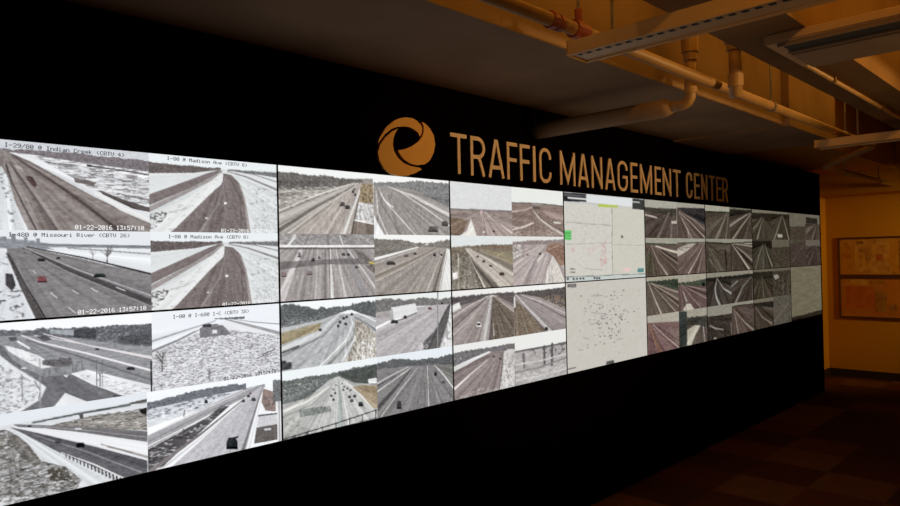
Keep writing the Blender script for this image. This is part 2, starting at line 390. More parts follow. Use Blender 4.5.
def madison(qy, red):
    p = quarter(0, 0, 1, 0, (228, 236, 240), *E1)
    p.g((216, 221, 222), (40, 120), (780, 150), (780, 520), (40, 520))
    p.t((112, 100, 97), [(40, 96), (200, 112), (400, 128), (455, 132)], [(40, 160), (300, 158), (440, 142)], 6)
    p.t((124, 124, 128), [(490, 138), (650, 150), (780, 160)], [(490, 146), (650, 166), (780, 188)], 6)
    p.g((128, 113, 112), (40, 282), (380, 160), (440, 142), (462, 148), (290, 240), (40, 344))
    p.g((164, 152, 152), (40, 350), (300, 236), (462, 150), (452, 175), (270, 270), (40, 384))
    p.g((226, 228, 229), (90, 372), (300, 285), (452, 160), (468, 168), (466, 215), (392, 282), (175, 492), (90, 500))
    p.n((176, 172, 174), 80, 50, .6, [(90, 380), (300, 290), (440, 180), (392, 282), (175, 492)], .6)
    p.g((128, 114, 112), (466, 160), (512, 170), (556, 212), (588, 300), (600, 400), (622, 510), (140, 510), (196, 470), (392, 278), (464, 215))
    p.n((112, 98, 96), 40, 160, .5, [(470, 190), (512, 190), (588, 300), (610, 500), (160, 500), (400, 290)], .7)
    p.l((162, 150, 146), 4, (545, 200), (584, 300), (600, 400), (614, 510), w2=22).l((106, 94, 92), 4, (500, 180), (560, 290), (572, 510), w2=10).l((148, 136, 134), 4, (480, 180), (440, 330), (330, 500), w2=14)
    p.n((96, 90, 90), 30, 34, .46, [(50, 390), (172, 358), (126, 430), (80, 470), (50, 470)], .9)
    p.n((168, 166, 168), 26, 30, .58, [(600, 220), (780, 260), (780, 500), (630, 500)], .8)
    p.l((150, 146, 148), 5, (490, 150), (600, 182), (780, 258), w2=16).l((146, 144, 148), 3, (520, 148), (640, 168), (780, 214), w2=8)
    p.g((236, 234, 232), (470, 322), (486, 320), (486, 332), (472, 333)).g((196, 186, 182), (365, 405), (380, 404), (380, 414), (366, 415))
    p.k((465, 150), 20, 16)
    q = quarter(0, 0, 1, qy, (0, 0, 0), *E1); q.img = p.img
    f = q.build('camera_feed', t, 'camera picture captioned Madison Ave')
    q.e = p.e
    a = caption('caption', f, q, 'I-80 @ Madison Ave (CBTV 8)', (150, 84), (604, 124), 20, INK, 'dark caption lettering')
    b = caption('timestamp', f, q, '01-22-2016 13:57:10', (455, 490), (748, 496), 20, CHALK, 'white time stamp')
    if qy:
        dz = -PH*(q.e[3]-q.e[2])*1.01
        for o in (a, b): o.location.z = dz
madison(0, False); madison(1, True)

# ---- first column, lower screen
t = panel(0, 1, 'leftmost screen of the lower row, showing a curving ramp, white field and snowy bridge')
p = quarter(0, 1, 0, 0, (242, 245, 250), *C3)
p.t((104, 107, 116), [(-60, 98), (100, 94), (200, 86), (330, 84), (500, 72), (720, 64)], [(-60, 135), (330, 135), (560, 165), (720, 170)], 9, 1, (190, 194, 202))
p.g((186, 196, 206), (230, 92), (340, 92), (340, 118), (230, 110), a=.7)
p.t((78, 80, 88), [(340, 92), (420, 84), (440, 92)], [(340, 128), (440, 135)], 8).t((90, 92, 98), [(540, 120), (720, 108)], [(540, 158), (720, 164)], 10)
p.g((148, 149, 155), (-60, 122), (120, 118), (330, 130), (560, 160), (720, 172), (720, 520), (-60, 520))
p.n((128, 129, 136), 200, 14, .5, [(-60, 122), (330, 130), (720, 172), (720, 360), (300, 300)], .7)
p.l((226, 222, 226), 5, (100, 118), (190, 150), (400, 200), (720, 284), w2=11).l((226, 214, 218), 4, (200, 110), (400, 162), (720, 226), w2=9)
p.l((206, 206, 210), 5, (160, 118), (340, 150), (720, 218), w2=4).l((116, 116, 124), 6, (120, 140), (400, 225), (720, 330), w2=12)
p.l((232, 234, 238), 9, (84, 146), (135, 176))
p.g((86, 86, 92), (40, 128), (76, 124), (80, 140), (50, 146)).g((86, 86, 92), (165, 122), (215, 120), (240, 138), (200, 144)).g((120, 118, 126), (90, 182), (130, 184), (130, 194), (96, 193))
p.g((228, 230, 234), (24, 164), (100, 182), (185, 212), (250, 258), (195, 270), (105, 228), (40, 190))
p.n((150, 150, 156), 40, 20, .55, [(60, 180), (185, 212), (250, 258), (105, 228)], .7)
p.t((104, 100, 104), [(195, 226), (330, 220)], [(195, 252), (260, 262), (330, 258)], 12)
p.g((112, 112, 118), (-60, 130), (16, 170), (60, 230), (120, 270), (200, 305), (330, 296), (470, 350), (600, 398), (400, 425), (300, 378), (235, 455), (160, 470), (80, 478), (190, 410), (216, 355), (150, 305), (60, 250), (0, 205), (-60, 190))
p.g((222, 226, 232), (-60, 210), (0, 208), (60, 256), (150, 312), (212, 352), (186, 408), (70, 480), (-60, 500))
p.n((140, 142, 150), 34, 26, .52, [(-60, 225), (50, 270), (190, 350), (160, 410), (40, 480), (-60, 490)], .85).n((196, 196, 200), 50, 50, .5, [(-60, 225), (190, 350), (-60, 490)], .5)
p.l((120, 120, 128), 5, (160, 325), (186, 370), (178, 408))
p.g((146, 147, 154), (188, 284), (300, 262), (384, 228), (384, 276), (200, 308)); p.n((110, 110, 116), 20, 200, .55, [(188, 284), (384, 228), (384, 276), (200, 308)], .7)
p.g((228, 230, 235), (326, 292), (400, 274), (470, 290), (725, 352), (725, 382), (600, 396), (560, 392), (420, 340)); p.n((150, 150, 156), 50, 18, .56, [(340, 300), (470, 300), (725, 370), (600, 396)], .7)
p.g((228, 230, 235), (300, 380), (402, 420), (240, 455)).g((226, 228, 234), (290, 298), (316, 298), (306, 310))
for x, y0, y1, w, c in ((102, 296, 420, 6, 150), (693, 238, 378, 9, 52), (184, 222, 452, 5, 152), (332, 234, 282, 4, 90), (376, 230, 275, 4, 90), (443, 228, 350, 4, 110), (470, 232, 352, 4, 96), (458, 292, 350, 5, 90), (526, 130, 170, 4, 110)): p.l((c, c, c+4), w, (x, y0), (x+2, y1))
p.l((100, 100, 106), 3, (332, 240), (376, 238)).l((100, 100, 106), 3, (443, 290), (470, 290))
p.car(600, 268, 38, 14).car(446, 180, 16, 10).car(112, 268, 26, 8, (222, 224, 228))
p.l((70, 70, 76), 7, (520, 394), (640, 398)).k((60, 110), 17, 14).build('camera_feed', t, 'camera picture of a curving ramp')

p = quarter(0, 1, 0, 1, (222, 230, 240), *C4)
p.g((214, 218, 224), (-60, 150), (40, 138), (300, 88), (665, 22), (700, 520), (-60, 520))
p.l((90, 100, 104), 8, (150, 128), (330, 92), (590, 46), w2=12).g((96, 92, 90), (585, 38), (668, 18), (668, 36), (600, 44))
p.g((156, 149, 141), (230, 140), (420, 96), (668, 66), (668, 162), (430, 150)); p.n((98, 92, 86), 40, 18, .5, [(230, 140), (420, 92), (668, 60), (668, 162), (430, 150)], .9).n((222, 222, 222), 60, 14, .58, [(300, 120), (668, 60), (668, 150)], .8)
p.g((40, 38, 38), (632, 66), (668, 58), (668, 92), (640, 84)).g((92, 90, 88), (360, 90), (380, 88), (380, 108), (364, 108))
p.g((120, 117, 121), (60, 134), (200, 138), (440, 148), (670, 166), (670, 216), (300, 166), (90, 150)).l((160, 156, 158), 3, (120, 140), (400, 162), (670, 192), w2=6)
p.g((228, 231, 236), (60, 146), (200, 152), (380, 172), (670, 214), (670, 296), (400, 222), (200, 178)); p.l((170, 162, 156), 6, (460, 224), (670, 282), w2=12).l((132, 126, 120), 5, (490, 236), (600, 262))
p.g((100, 99, 105), (46, 148), (120, 162), (250, 192), (420, 232), (670, 298), (670, 362), (576, 388), (420, 322), (270, 262), (110, 178)); p.n((84, 82, 90), 160, 12, .5, [(110, 170), (250, 196), (670, 300), (670, 362), (576, 388), (270, 262)], .7)
p.l((140, 138, 142), 4, (150, 180), (400, 260), (640, 350), w2=8)
p.l((214, 214, 218), 4, (280, 262), (430, 316), (560, 378), w2=10)
for i in range(16):
    x = 300+i*16.5; y = 270+i*7.2; p.l((62, 60, 66), 5+i*.25, (x, y), (x+2, y+14+i*.4))
B_ = [(-60, 168), (30, 158), (70, 178), (130, 225), (190, 300), (300, 326), (370, 384), (350, 430), (200, 470), (60, 506), (-60, 540)]
p.g((150, 147, 147), *B_); p.n((92, 88, 84), 50, 30, .46, B_, .9).n((205, 207, 212), 44, 22, .54, B_, .9).n((112, 106, 80), 30, 40, .62, B_, .8)
p.g((104, 98, 92), (30, 160), (90, 190), (190, 300), (160, 330), (60, 240), a=.55)
p.n((80, 74, 62), 26, 30, .42, [(215, 340), (300, 325), (330, 385), (230, 390)], .9)
p.n((226, 229, 234), 60, 26, .42, [(-60, 470), (200, 460), (500, 390), (520, 396), (300, 450), (20, 520), (-60, 540)], .9)
p.car(367, 228, 40, 22, (32, 32, 36)).car(265, 210, 28, 20, (84, 84, 90)).car(355, 157, 34, 12, (206, 206, 210)).car(135, 143, 18, 8)
p.k((40, 140), 24, 22).build('camera_feed', t, 'camera picture of a highway beside brown brush')

p = quarter(0, 1, 1, 0, (232, 238, 247), *G1)
p.g((228, 230, 235), (60, 260), (345, 150), (470, 110), (760, 170), (760, 520), (60, 520))
p.l((172, 174, 182), 12, (60, 222), (200, 176), (400, 112), w2=6).l((138, 138, 146), 15, (60, 276), (200, 216), (345, 142), w2=8).l((236, 240, 246), 8, (60, 244), (330, 148))
p.n((112, 110, 118), 26, 13, .53, [(60, 290), (300, 180), (480, 160), (760, 190), (760, 520), (60, 520)], .85)
p.n((160, 158, 164), 22, 12, .52, [(60, 290), (300, 180), (480, 160), (760, 190), (760, 520), (60, 520)], .8)
p.n((238, 239, 244), 40, 20, .58, [(60, 300), (760, 190), (760, 520), (60, 520)], .7).n((196, 172, 174), 60, 40, .62, [(450, 170), (600, 170), (600, 250), (450, 250)], .6)
p.l((158, 156, 162), 6, (440, 100), (560, 130), (760, 182), w2=22).l((150, 150, 156), 3, (470, 100), (600, 118), (760, 130), w2=7).l((226, 228, 234), 5, (450, 112), (600, 150), (760, 205))
p.t((128, 126, 134), [(318, 150), (350, 128), (430, 132), (480, 168)], [(318, 200), (400, 192), (480, 184)], 12).g((60, 58, 64), (332, 132), (380, 128), (378, 146), (336, 146)).g((225, 227, 232), (385, 160), (410, 160), (408, 178), (386, 178))
p.t((112, 114, 120), [(398, 98), (520, 92), (556, 86)], [(398, 104), (552, 102)], 5)
p.tree(120, 375, 112, (104, 98, 100), 14).tree(370, 420, 70, (130, 124, 126), 8).l((88, 86, 92), 6, (650, 290), (715, 262)).l((108, 106, 112), 5, (620, 310), (700, 280))
f = p.k((430, 110), 14, 14).build('camera_feed', t, 'camera picture of a white field under black captions')
caption('caption', f, p, 'I-80 @ I-680 I-C (CBTV 38)', (174, 100), (582, 70), 20, INK, 'dark caption lettering')
caption('timestamp', f, p, '01-22-2016 13:57:10', (445, 430), (726, 386), 20, INK, 'dark time stamp')

p = quarter(0, 1, 1, 1, (240, 244, 250), *H1)
p.t((114, 119, 130), [(20, 138), (150, 108), (300, 68), (450, 46), (510, 44)], [(20, 172), (300, 110), (510, 68)], 8)
p.g((204, 209, 217), (20, 170), (300, 112), (510, 72), (400, 132), (20, 260)); p.n((104, 112, 130), 34, 24, .5, [(20, 166), (300, 108), (440, 86), (300, 160), (20, 220)], .9).n((240, 242, 248), 60, 24, .56, [(20, 190), (400, 110), (20, 290)], .8)
p.g((158, 157, 163), (20, 296), (330, 150), (520, 62), (600, 44), (600, 60), (480, 122), (330, 196), (20, 366)); p.l((226, 226, 232), 5, (20, 298), (330, 156), (560, 52), w2=3).l((120, 118, 124), 5, (20, 332), (330, 176), (500, 100), w2=3).l((232, 232, 236), 6, (20, 352), (200, 262), (420, 148))
M_ = [(20, 368), (330, 200), (390, 150), (430, 150), (330, 240), (110, 440), (20, 470)]
p.g((92, 88, 92), *M_); p.n((196, 196, 204), 40, 26, .56, M_, .85).n((60, 56, 60), 60, 18, .5, M_, .7)
p.g((190, 188, 195), (120, 470), (330, 282), (500, 118), (580, 56), (596, 62), (562, 150), (505, 375), (470, 395)); p.n((176, 174, 180), 40, 60, .5, [(150, 450), (500, 130), (580, 70), (500, 370)], .6)
p.l((126, 116, 118), 24, (20, 486), (120, 412), (300, 278), (500, 116), w2=6).l((206, 202, 204), 10, (20, 498), (140, 424), (310, 290), (502, 124), w2=3)
p.l((128, 124, 128), 22, (490, 380), (530, 250), (588, 62), w2=5).l((226, 226, 230), 14, (522, 368), (556, 230), (592, 80), w2=5)
p.g((158, 128, 120), (592, 66), (652, 84), (652, 176), (604, 172), (584, 132)); p.n((110, 96, 96), 30, 30, .5, [(592, 100), (652, 110), (652, 176), (604, 172)], .8)
p.g((206, 206, 212), (572, 190), (700, 180), (700, 240), (560, 250)).l((90, 88, 92), 8, (570, 196), (700, 180)).g((112, 104, 100), (560, 252), (660, 236), (660, 310), (548, 330)).g((206, 206, 210), (596, 258), (630, 254), (630, 264), (598, 268))
p.g((220, 220, 224), (655, 30), (705, 20), (705, 330), (662, 332)).l((120, 116, 118), 4, (668, 120), (672, 330)).l((104, 104, 102), 20, (700, 60), (704, 150)).t((120, 124, 126), [(640, 30), (720, 12)], [(640, 130), (720, 120)], 10)
p.car(443, 328, 54, 56, (42, 46, 52)).l((44, 46, 52), 10, (440, 305), (470, 298)).car(546, 118, 20, 16, (70, 70, 80)).car(521, 102, 14, 10).car(497, 126, 14, 10).car(530, 90, 10, 8, (120, 60, 60)).car(318, 128, 16, 18, (50, 50, 56))
p.l((90, 88, 92), 5, (212, 200), (216, 170)).l((80, 78, 82), 5, (210, 260), (214, 310)).k((585, 50), 17, 22).build('camera_feed', t, 'camera picture of a dark vehicle on a bridge')

# ---- second column, upper screen
t = panel(1, 0, 'second upper screen from the left, with four grey-brown highway pictures under the round emblem')
p = quarter(1, 0, 0, 0, (238, 241, 240), *J1)
p.g((160, 150, 140), (30, 90), (500, 90), (500, 370), (30, 370))
p.t((112, 107, 102), [(30, 56), (150, 68), (250, 76), (400, 94), (440, 100)], [(30, 135), (200, 142), (380, 118), (440, 110)], 8, 1, (170, 165, 158))
p.n((222, 216, 208), 60, 16, .52, [(30, 125), (240, 130), (380, 116), (40, 250)], .8).n((104, 96, 90), 50, 14, .58, [(30, 130), (240, 135), (380, 116), (40, 250)], .8)
p.g((186, 176, 168), (30, 262), (200, 188), (390, 112), (425, 106), (400, 130), (60, 350), (30, 350)).l((224, 218, 210), 8, (30, 246), (220, 168), (395, 110), w2=3).l((158, 148, 140), 6, (40, 310), (400, 118), w2=3)
p.l((116, 108, 98), 22, (34, 338), (200, 232), (398, 122), w2=5).l((214, 204, 192), 9, (80, 352), (230, 240), (404, 126), w2=3)
p.g((186, 172, 162), (100, 356), (404, 128), (434, 106), (428, 140), (382, 356)).n((160, 148, 140), 20, 200, .5, [(120, 356), (404, 132), (425, 140), (340, 356)], .6)
for x in (170, 260): p.l((212, 200, 188), 6, (x, 356), ((x+2*415)/3+22, 140), w2=2)
p.l((228, 224, 220), 20, (344, 356), (404, 200), (428, 130), w2=5).l((92, 82, 74), 8, (384, 356), (412, 210), (430, 140), w2=3)
p.g((182, 156, 116), (428, 116), (490, 116), (494, 205), (418, 200)).n((120, 98, 66), 30, 40, .5, [(428, 116), (490, 116), (494, 205), (418, 200)], .8)
p.g((218, 216, 214), (418, 200), (494, 215), (494, 310), (404, 290)); p.n((150, 146, 144), 24, 60, .5, [(418, 210), (494, 215), (494, 300), (404, 280)], .8)
p.g((136, 118, 106), (400, 286), (498, 302), (498, 358), (388, 356)).l((236, 234, 230), 7, (400, 284), (498, 304))
p.car(342, 209, 24, 20, (92, 86, 84)).car(366, 223, 22, 18, (80, 74, 72)).car(392, 150, 10, 12).car(402, 165, 10, 10).car(398, 140, 8, 8)
p.k((425, 104), 34, 22).build('camera_feed', t)
p = quarter(1, 0, 1, 0, (240, 240, 238), *J1)
p.g((160, 150, 145), (490, 118), (860, 140), (860, 370), (490, 370))
p.t((132, 132, 132), [(490, 108), (620, 106), (700, 100), (850, 112)], [(490, 122), (620, 132), (700, 150), (850, 228)], 8, 1, (204, 200, 196))
p.l((204, 196, 190), 5, (560, 128), (680, 172), (850, 262), w2=22).l((136, 128, 124), 5, (560, 136), (680, 186), (850, 280), w2=10)
p.g((162, 152, 147), (500, 130), (560, 132), (850, 290), (850, 360), (510, 360)).n((146, 136, 132), 30, 100, .5, [(500, 130), (560, 132), (850, 290), (850, 360), (510, 360)], .7)
p.l((220, 214, 210), 3, (516, 130), (540, 190), (690, 356), w2=8).l((128, 118, 112), 3, (512, 140), (530, 210), (620, 356), w2=10).l((238, 236, 234), 4, (524, 160), (552, 200), (582, 222), w2=7)
p.l((226, 222, 218), 3, (600, 140), (740, 232), (850, 312), w2=7)
p.g((240, 240, 240), (494, 260), (512, 300), (548, 362), (494, 364)).l((204, 200, 196), 8, (504, 150), (512, 250), (560, 360), w2=12)
p.car(772, 326, 46, 26, (100, 92, 90)).car(826, 300, 30, 24, (96, 88, 84)).car(742, 210, 16, 8, (220, 216, 214))
p.k((545, 126), 27, 26).build('camera_feed', t)
p = quarter(1, 0, 0, 1, (168, 158, 156), *J2)
p.t((154, 148, 146), [(40, 22), (505, 18)], [(40, 72), (505, 72)], 4, 1, (216, 212, 208)); p.l((214, 210, 206), 14, (120, 30), (90, 72)).l((130, 124, 120), 8, (270, 20), (276, 72)).l((216, 210, 206), 8, (330, 30), (345, 72))
p.n((148, 138, 138), 14, 260, .5, [(40, 90), (500, 90), (500, 340), (40, 340)], .7)
p.l((208, 200, 198), 18, (150, 90), (110, 180), (50, 340), w2=44).l((146, 136, 136), 10, (190, 90), (150, 330), w2=26).l((190, 182, 180), 6, (225, 90), (215, 330), w2=12)
p.l((132, 122, 122), 10, (262, 90), (262, 330), w2=20).l((222, 218, 216), 8, (282, 90), (296, 330), w2=22).l((108, 100, 98), 4, (278, 20), (284, 330), w2=5)
p.l((208, 202, 200), 6, (312, 90), (360, 330), w2=16).l((150, 144, 146), 20, (360, 90), (450, 320), w2=50).l((208, 202, 200), 8, (364, 90), (440, 190), (500, 280), w2=14)
p.g((118, 108, 108), (395, 90), (440, 110), (500, 165), (500, 210), (440, 165)); p.n((190, 176, 150), 30, 20, .55, [(400, 90), (500, 130), (500, 200), (440, 165)], .7).g((214, 196, 90), (466, 148), (496, 156), (496, 164), (470, 158))
p.g((110, 102, 102), (45, 152), (250, 140), (420, 134), (440, 162), (250, 164), (45, 188), a=.75)
p.l((240, 238, 236), 11, (40, 78), (505, 78)).l((92, 86, 86), 7, (40, 88), (505, 87))
for x, y, w, h, c in ((67, 211, 26, 22, (150, 120, 118)), (188, 204, 26, 20, (140, 116, 116)), (205, 141, 16, 16, (80, 70, 74)), (347, 116, 14, 12, (70, 66, 70)), (370, 117, 14, 12, (70, 66, 70)), (140, 118, 14, 26, (120, 112, 112)), (232, 130, 12, 12, (100, 94, 94)), (408, 175, 16, 10, (96, 90, 90))): p.car(x, y, w, h, c)
p.k((250, -60), 27, 30).build('camera_feed', t)
p = quarter(1, 0, 1, 1, (240, 240, 238), *J2)
p.g((166, 153, 143), (490, 120), (700, 80), (870, 80), (870, 330), (490, 330))
p.t((134, 126, 115), [(490, 42), (620, 48), (720, 66), (780, 60), (870, 38)], [(490, 138), (640, 98), (720, 80), (790, 84), (870, 90)], 9, 1, (176, 170, 160))
p.l((240, 238, 234), 15, (490, 140), (600, 110), (700, 82), w2=6).l((206, 198, 190), 6, (490, 160), (700, 92), w2=3)
p.l((130, 118, 100), 14, (496, 222), (640, 158), (785, 88), w2=5).l((206, 196, 176), 6, (500, 240), (650, 170), (790, 92), w2=3)
p.n((150, 138, 130), 20, 160, .5, [(505, 250), (790, 95), (825, 95), (765, 295), (505, 320)], .7)
for x in (560, 640): p.l((190, 178, 168), 4, (x, 315), ((x+2*800)/3+20, 140), w2=2)
p.l((222, 212, 200), 5, (738, 300), (816, 100), w2=3).l((116, 106, 96), 22, (772, 300), (828, 100), w2=6).g((226, 225, 220), (836, 88), (866, 104), (866, 290), (796, 296)).l((150, 142, 134), 5, (800, 300), (838, 110), w2=3)
p.car(573, 157, 42, 16, (78, 72, 70)).car(646, 122, 22, 10, (120, 104, 100)).car(686, 113, 14, 8).car(778, 118, 12, 12).car(811, 118, 10, 10).car(740, 72, 16, 8, (210, 206, 200))
p.k((800, 82), 24, 26).build('camera_feed', t)

# ---- second column, lower screen
t = panel(1, 1, 'second lower screen from the left, with a white lorry picture at its upper right')
p = quarter(1, 1, 0, 0, (240, 244, 247), *J3)
p.g((180, 183, 185), (40, 120), (510, 110), (510, 390), (40, 390))
p.t((98, 103, 103), [(40, 78), (130, 68), (200, 88), (300, 84), (370, 76), (400, 66), (460, 52), (510, 58)], [(40, 184), (240, 142), (370, 96), (510, 135)], 12, 1, (150, 154, 154)); p.n((220, 224, 226), 24, 20, .62, [(60, 140), (240, 120), (200, 150), (60, 180)], .8)
p.g((178, 157, 112), (45, 206), (245, 154), (232, 190), (45, 264)); p.n((150, 140, 104), 40, 20, .5, [(45, 206), (245, 154), (232, 190), (45, 264)], .7)
p.l((206, 209, 211), 26, (45, 290), (235, 205), (290, 150), (330, 112), w2=8).l((124, 127, 129), 8, (45, 318), (250, 218), (306, 160), (350, 112), w2=4).l((92, 92, 94), 12, (60, 296), (135, 266))
p.n((162, 166, 170), 40, 60, .5, [(60, 370), (290, 200), (380, 120), (390, 160), (250, 350)], .7)
p.l((150, 152, 154), 6, (110, 375), (320, 230), (376, 150), w2=3)
p.l((232, 234, 234), 10, (236, 360), (360, 236), (390, 160), (380, 120), w2=4).l((146, 144, 140), 16, (270, 360), (390, 230), (404, 160), w2=5).l((230, 230, 228), 7, (340, 336), (400, 230), (408, 160), w2=4)
V_ = [(400, 140), (450, 160), (505, 215), (510, 330), (352, 345), (404, 230)]
p.g((196, 186, 170), *V_); p.n((120, 110, 96), 16, 60, .5, V_, .8); p.n((240, 240, 240), 20, 50, .5, [(430, 240), (505, 220), (510, 330), (380, 345)], .9)
p.l((130, 132, 134), 8, (400, 130), (460, 160), (510, 200)).l((236, 238, 240), 6, (380, 96), (440, 120), (500, 150))
for x, y in ((238, 188), (322, 170), (356, 160), (386, 116), (330, 152), (346, 134), (362, 128)): p.car(x, y, 13, 13, (66, 68, 72))
p.t((70, 74, 76), [(45, 330), (100, 345)], [(45, 380), (105, 372)], 10)
p.k((350, 104), 27, 26).build('camera_feed', t)
p = quarter(1, 1, 1, 0, (228, 234, 233), *J3)
p.g((184, 177, 180), (495, 120), (640, 90), (870, 60), (870, 330), (495, 330))
p.t((122, 118, 116), [(495, 52), (560, 40), (640, 48), (740, 36), (800, 44), (870, 34)], [(495, 118), (590, 100), (690, 78), (870, 66)], 9, 1, (176, 172, 168))
p.g((170, 160, 158), (505, 108), (575, 96), (575, 130), (505, 135)).l((240, 240, 240), 12, (505, 180), (570, 146), (620, 132))
p.l((120, 114, 112), 8, (580, 152), (640, 134), (694, 108)).g((222, 223, 222), (574, 84), (688, 64), (698, 104), (640, 124), (578, 142)).g((176, 174, 174), (568, 94), (582, 90), (586, 142), (566, 146)).l((120, 118, 118), 6, (584, 78), (690, 60))
p.car(590, 150, 34, 16, (50, 48, 50)).car(640, 128, 14, 14, (50, 48, 50))
p.n((168, 160, 164), 40, 50, .5, [(505, 200), (690, 120), (830, 80), (700, 290), (505, 320)], .6).l((214, 208, 208), 4, (520, 250), (760, 110), w2=3).l((150, 144, 146), 5, (515, 220), (720, 116), w2=3)
p.t((100, 97, 96), [(724, 250), (780, 190), (838, 76), (852, 66)], [(724, 282), (800, 276), (852, 110)], 8); p.g((228, 228, 228), (852, 78), (868, 76), (868, 290), (806, 282), (838, 180)); p.n((140, 138, 136), 30, 60, .56, [(852, 78), (868, 76), (868, 290), (806, 282)], .8)
p.l((138, 139, 139), 9, (793, 8), (793, 280)).car(756, 88, 18, 10, (120, 70, 66)).car(813, 62, 8, 10)
p.n((226, 224, 226), 30, 20, .5, [(680, 270), (760, 236), (740, 290)], .8)
p.k((850, 50), 17, 26).build('camera_feed', t, 'camera picture of a white lorry on the highway')
p = quarter(1, 1, 0, 1, (232, 241, 243), *J4)
p.g((180, 181, 177), (20, 250), (300, 150), (510, 180), (510, 480), (20, 480))
p.t((106, 113, 110), [(20, 184), (150, 158), (300, 132), (400, 110), (510, 90)], [(20, 290), (180, 252), (280, 166), (330, 152), (400, 180), (510, 188)], 9, 1, (150, 158, 156)); p.n((216, 222, 222), 24, 16, .6, [(40, 200), (280, 150), (240, 190), (60, 270)], .8).t((84, 90, 86), [(330, 132), (510, 92)], [(330, 150), (400, 178), (510, 182)], 8)
p.g((228, 230, 230), (462, 162), (505, 156), (505, 182), (466, 184))
p.l((222, 220, 212), 16, (40, 322), (180, 266), (284, 196), w2=5).l((150, 150, 140), 10, (45, 350), (200, 280), (290, 200), w2=4).n((140, 140, 126), 60, 30, .5, [(30, 350), (140, 340), (200, 420), (60, 450), (30, 450)], .7)
p.g((196, 196, 192), (176, 420), (286, 240), (302, 156), (326, 150), (345, 170), (410, 205), (500, 318), (500, 360)).n((176, 176, 174), 18, 160, .5, [(190, 420), (300, 160), (345, 170), (500, 330)], .6)
p.l((160, 172, 168), 34, (334, 400), (330, 260), (322, 164), w2=6).l((226, 230, 228), 8, (374, 390), (352, 270), (334, 170), w2=3).l((222, 224, 220), 6, (312, 400), (316, 270), (318, 170), w2=3).l((228, 226, 222), 8, (498, 320), (420, 226), (350, 168), w2=3)
p.g((176, 151, 116), (388, 198), (440, 190), (510, 192), (510, 300), (486, 296), (430, 236)); p.n((150, 124, 92), 40, 30, .5, [(388, 198), (510, 192), (510, 300), (430, 236)], .6)
p.g((120, 128, 122), (138, 308), (200, 296), (284, 288), (290, 314), (230, 326), (142, 342)); p.n((160, 170, 164), 20, 30, .5, [(138, 308), (284, 288), (290, 314), (142, 342)], .7)
for x, y, w in ((428, 279, 24), (386, 262, 16), (400, 241, 14), (376, 245, 14), (366, 206, 10), (380, 214, 10), (350, 198, 8), (300, 258, 12), (290, 240, 12), (308, 228, 10), (300, 210, 8), (340, 184, 7), (312, 190, 7), (346, 212, 9)): p.car(x, y, w, w*.9, (66, 70, 72))
p.l((66, 72, 78), 6, (20, 456), (120, 428), (310, 370), (504, 306)).l((66, 72, 78), 4, (60, 452), (310, 392), (504, 344))
for x, y in ((120, 428), (180, 412), (248, 390), (312, 370), (376, 350), (436, 330), (498, 310)): p.l((60, 66, 72), 6, (x, y-4), (x, y+50))
p.k((318, 152), 31, 26).build('camera_feed', t)
p = quarter(1, 1, 1, 1, (224, 234, 242), *J4)
p.g((134, 129, 130), (500, 110), (870, 90), (870, 380), (500, 380))
p.t((98, 101, 103), [(500, 90), (600, 66), (700, 70), (780, 62), (880, 40)], [(500, 118), (640, 102), (760, 96), (880, 92)], 9, 1, (146, 150, 152))
p.g((132, 131, 124), (796, 96), (876, 88), (876, 206)).n((110, 110, 106), 40, 40, .5, [(796, 96), (876, 88), (876, 200)], .6)
p.n((118, 114, 116), 16, 200, .5, [(560, 320), (690, 110), (780, 96), (870, 230), (870, 300)], .7)
p.l((206, 204, 202), 9, (505, 184), (580, 142), (655, 104), w2=4).l((214, 212, 210), 9, (505, 222), (590, 164), (668, 108), w2=4).l((96, 92, 94), 14, (505, 196), (600, 146), w2=6)
p.l((92, 88, 90), 30, (512, 300), (610, 186), (670, 110), w2=6).l((200, 198, 196), 9, (528, 336), (620, 210), (700, 106), w2=3)
p.l((206, 203, 200), 9, (752, 300), (744, 100), w2=4).l((156, 152, 152), 4, (640, 310), (718, 106), w2=2).l((156, 152, 152), 4, (800, 290), (762, 104), w2=2).l((222, 221, 218), 9, (870, 208), (820, 140), (776, 94), w2=4)
p.l((88, 90, 92), 6, (645, 98), (690, 84), (800, 76)).l((88, 90, 92), 4, (690, 84), (694, 104)).l((88, 90, 92), 4, (770, 78), (772, 96))
p.car(612, 283, 22, 38, (52, 50, 54)).car(783, 136, 12, 18, (60, 58, 60)).car(820, 174, 16, 12, (90, 88, 90))
p.k((735, 84), 27, 30).build('camera_feed', t)

# ---- third column
t = panel(2, 0, 'third upper screen from the left, with two bare brown hills under a wide pale sky')
p = quarter(2, 0, 0, 0, (216, 217, 217), *K1)
p.g((166, 142, 134), (60, 226), (480, 242), (480, 430), (60, 430)); p.l((132, 120, 117), 14, (60, 228), (480, 244)); p.n((140, 122, 114), 120, 20, .5, [(60, 235), (480, 250), (480, 330), (60, 300)], .8)
p.g((142, 113, 90), (60, 282), (130, 286), (186, 304), (150, 395), (60, 420)); p.n((112, 88, 70), 50, 30, .5, [(60, 282), (186, 304), (150, 395), (60, 410)], .6)
p.l((186, 162, 156), 20, (272, 246), (300, 330), (350, 410), w2=60).l((202, 182, 172), 8, (300, 250), (400, 330), (480, 385), w2=18).l((150, 128, 120), 8, (330, 268), (470, 400), w2=12).l((150, 124, 116), 5, (282, 260), (310, 400), w2=10).g((214, 170, 176), (268, 236), (286, 238), (280, 256), (270, 254))
p.g((228, 224, 214), (206, 286), (220, 330), (246, 412), (120, 412), (180, 370)).car(358, 374, 14, 14, (80, 40, 40)).car(294, 380, 16, 12, (236, 230, 224))
p.k((285, 240), 31, 20).build('camera_feed', t)
p = quarter(2, 0, 1, 0, (228, 231, 223), *K1)
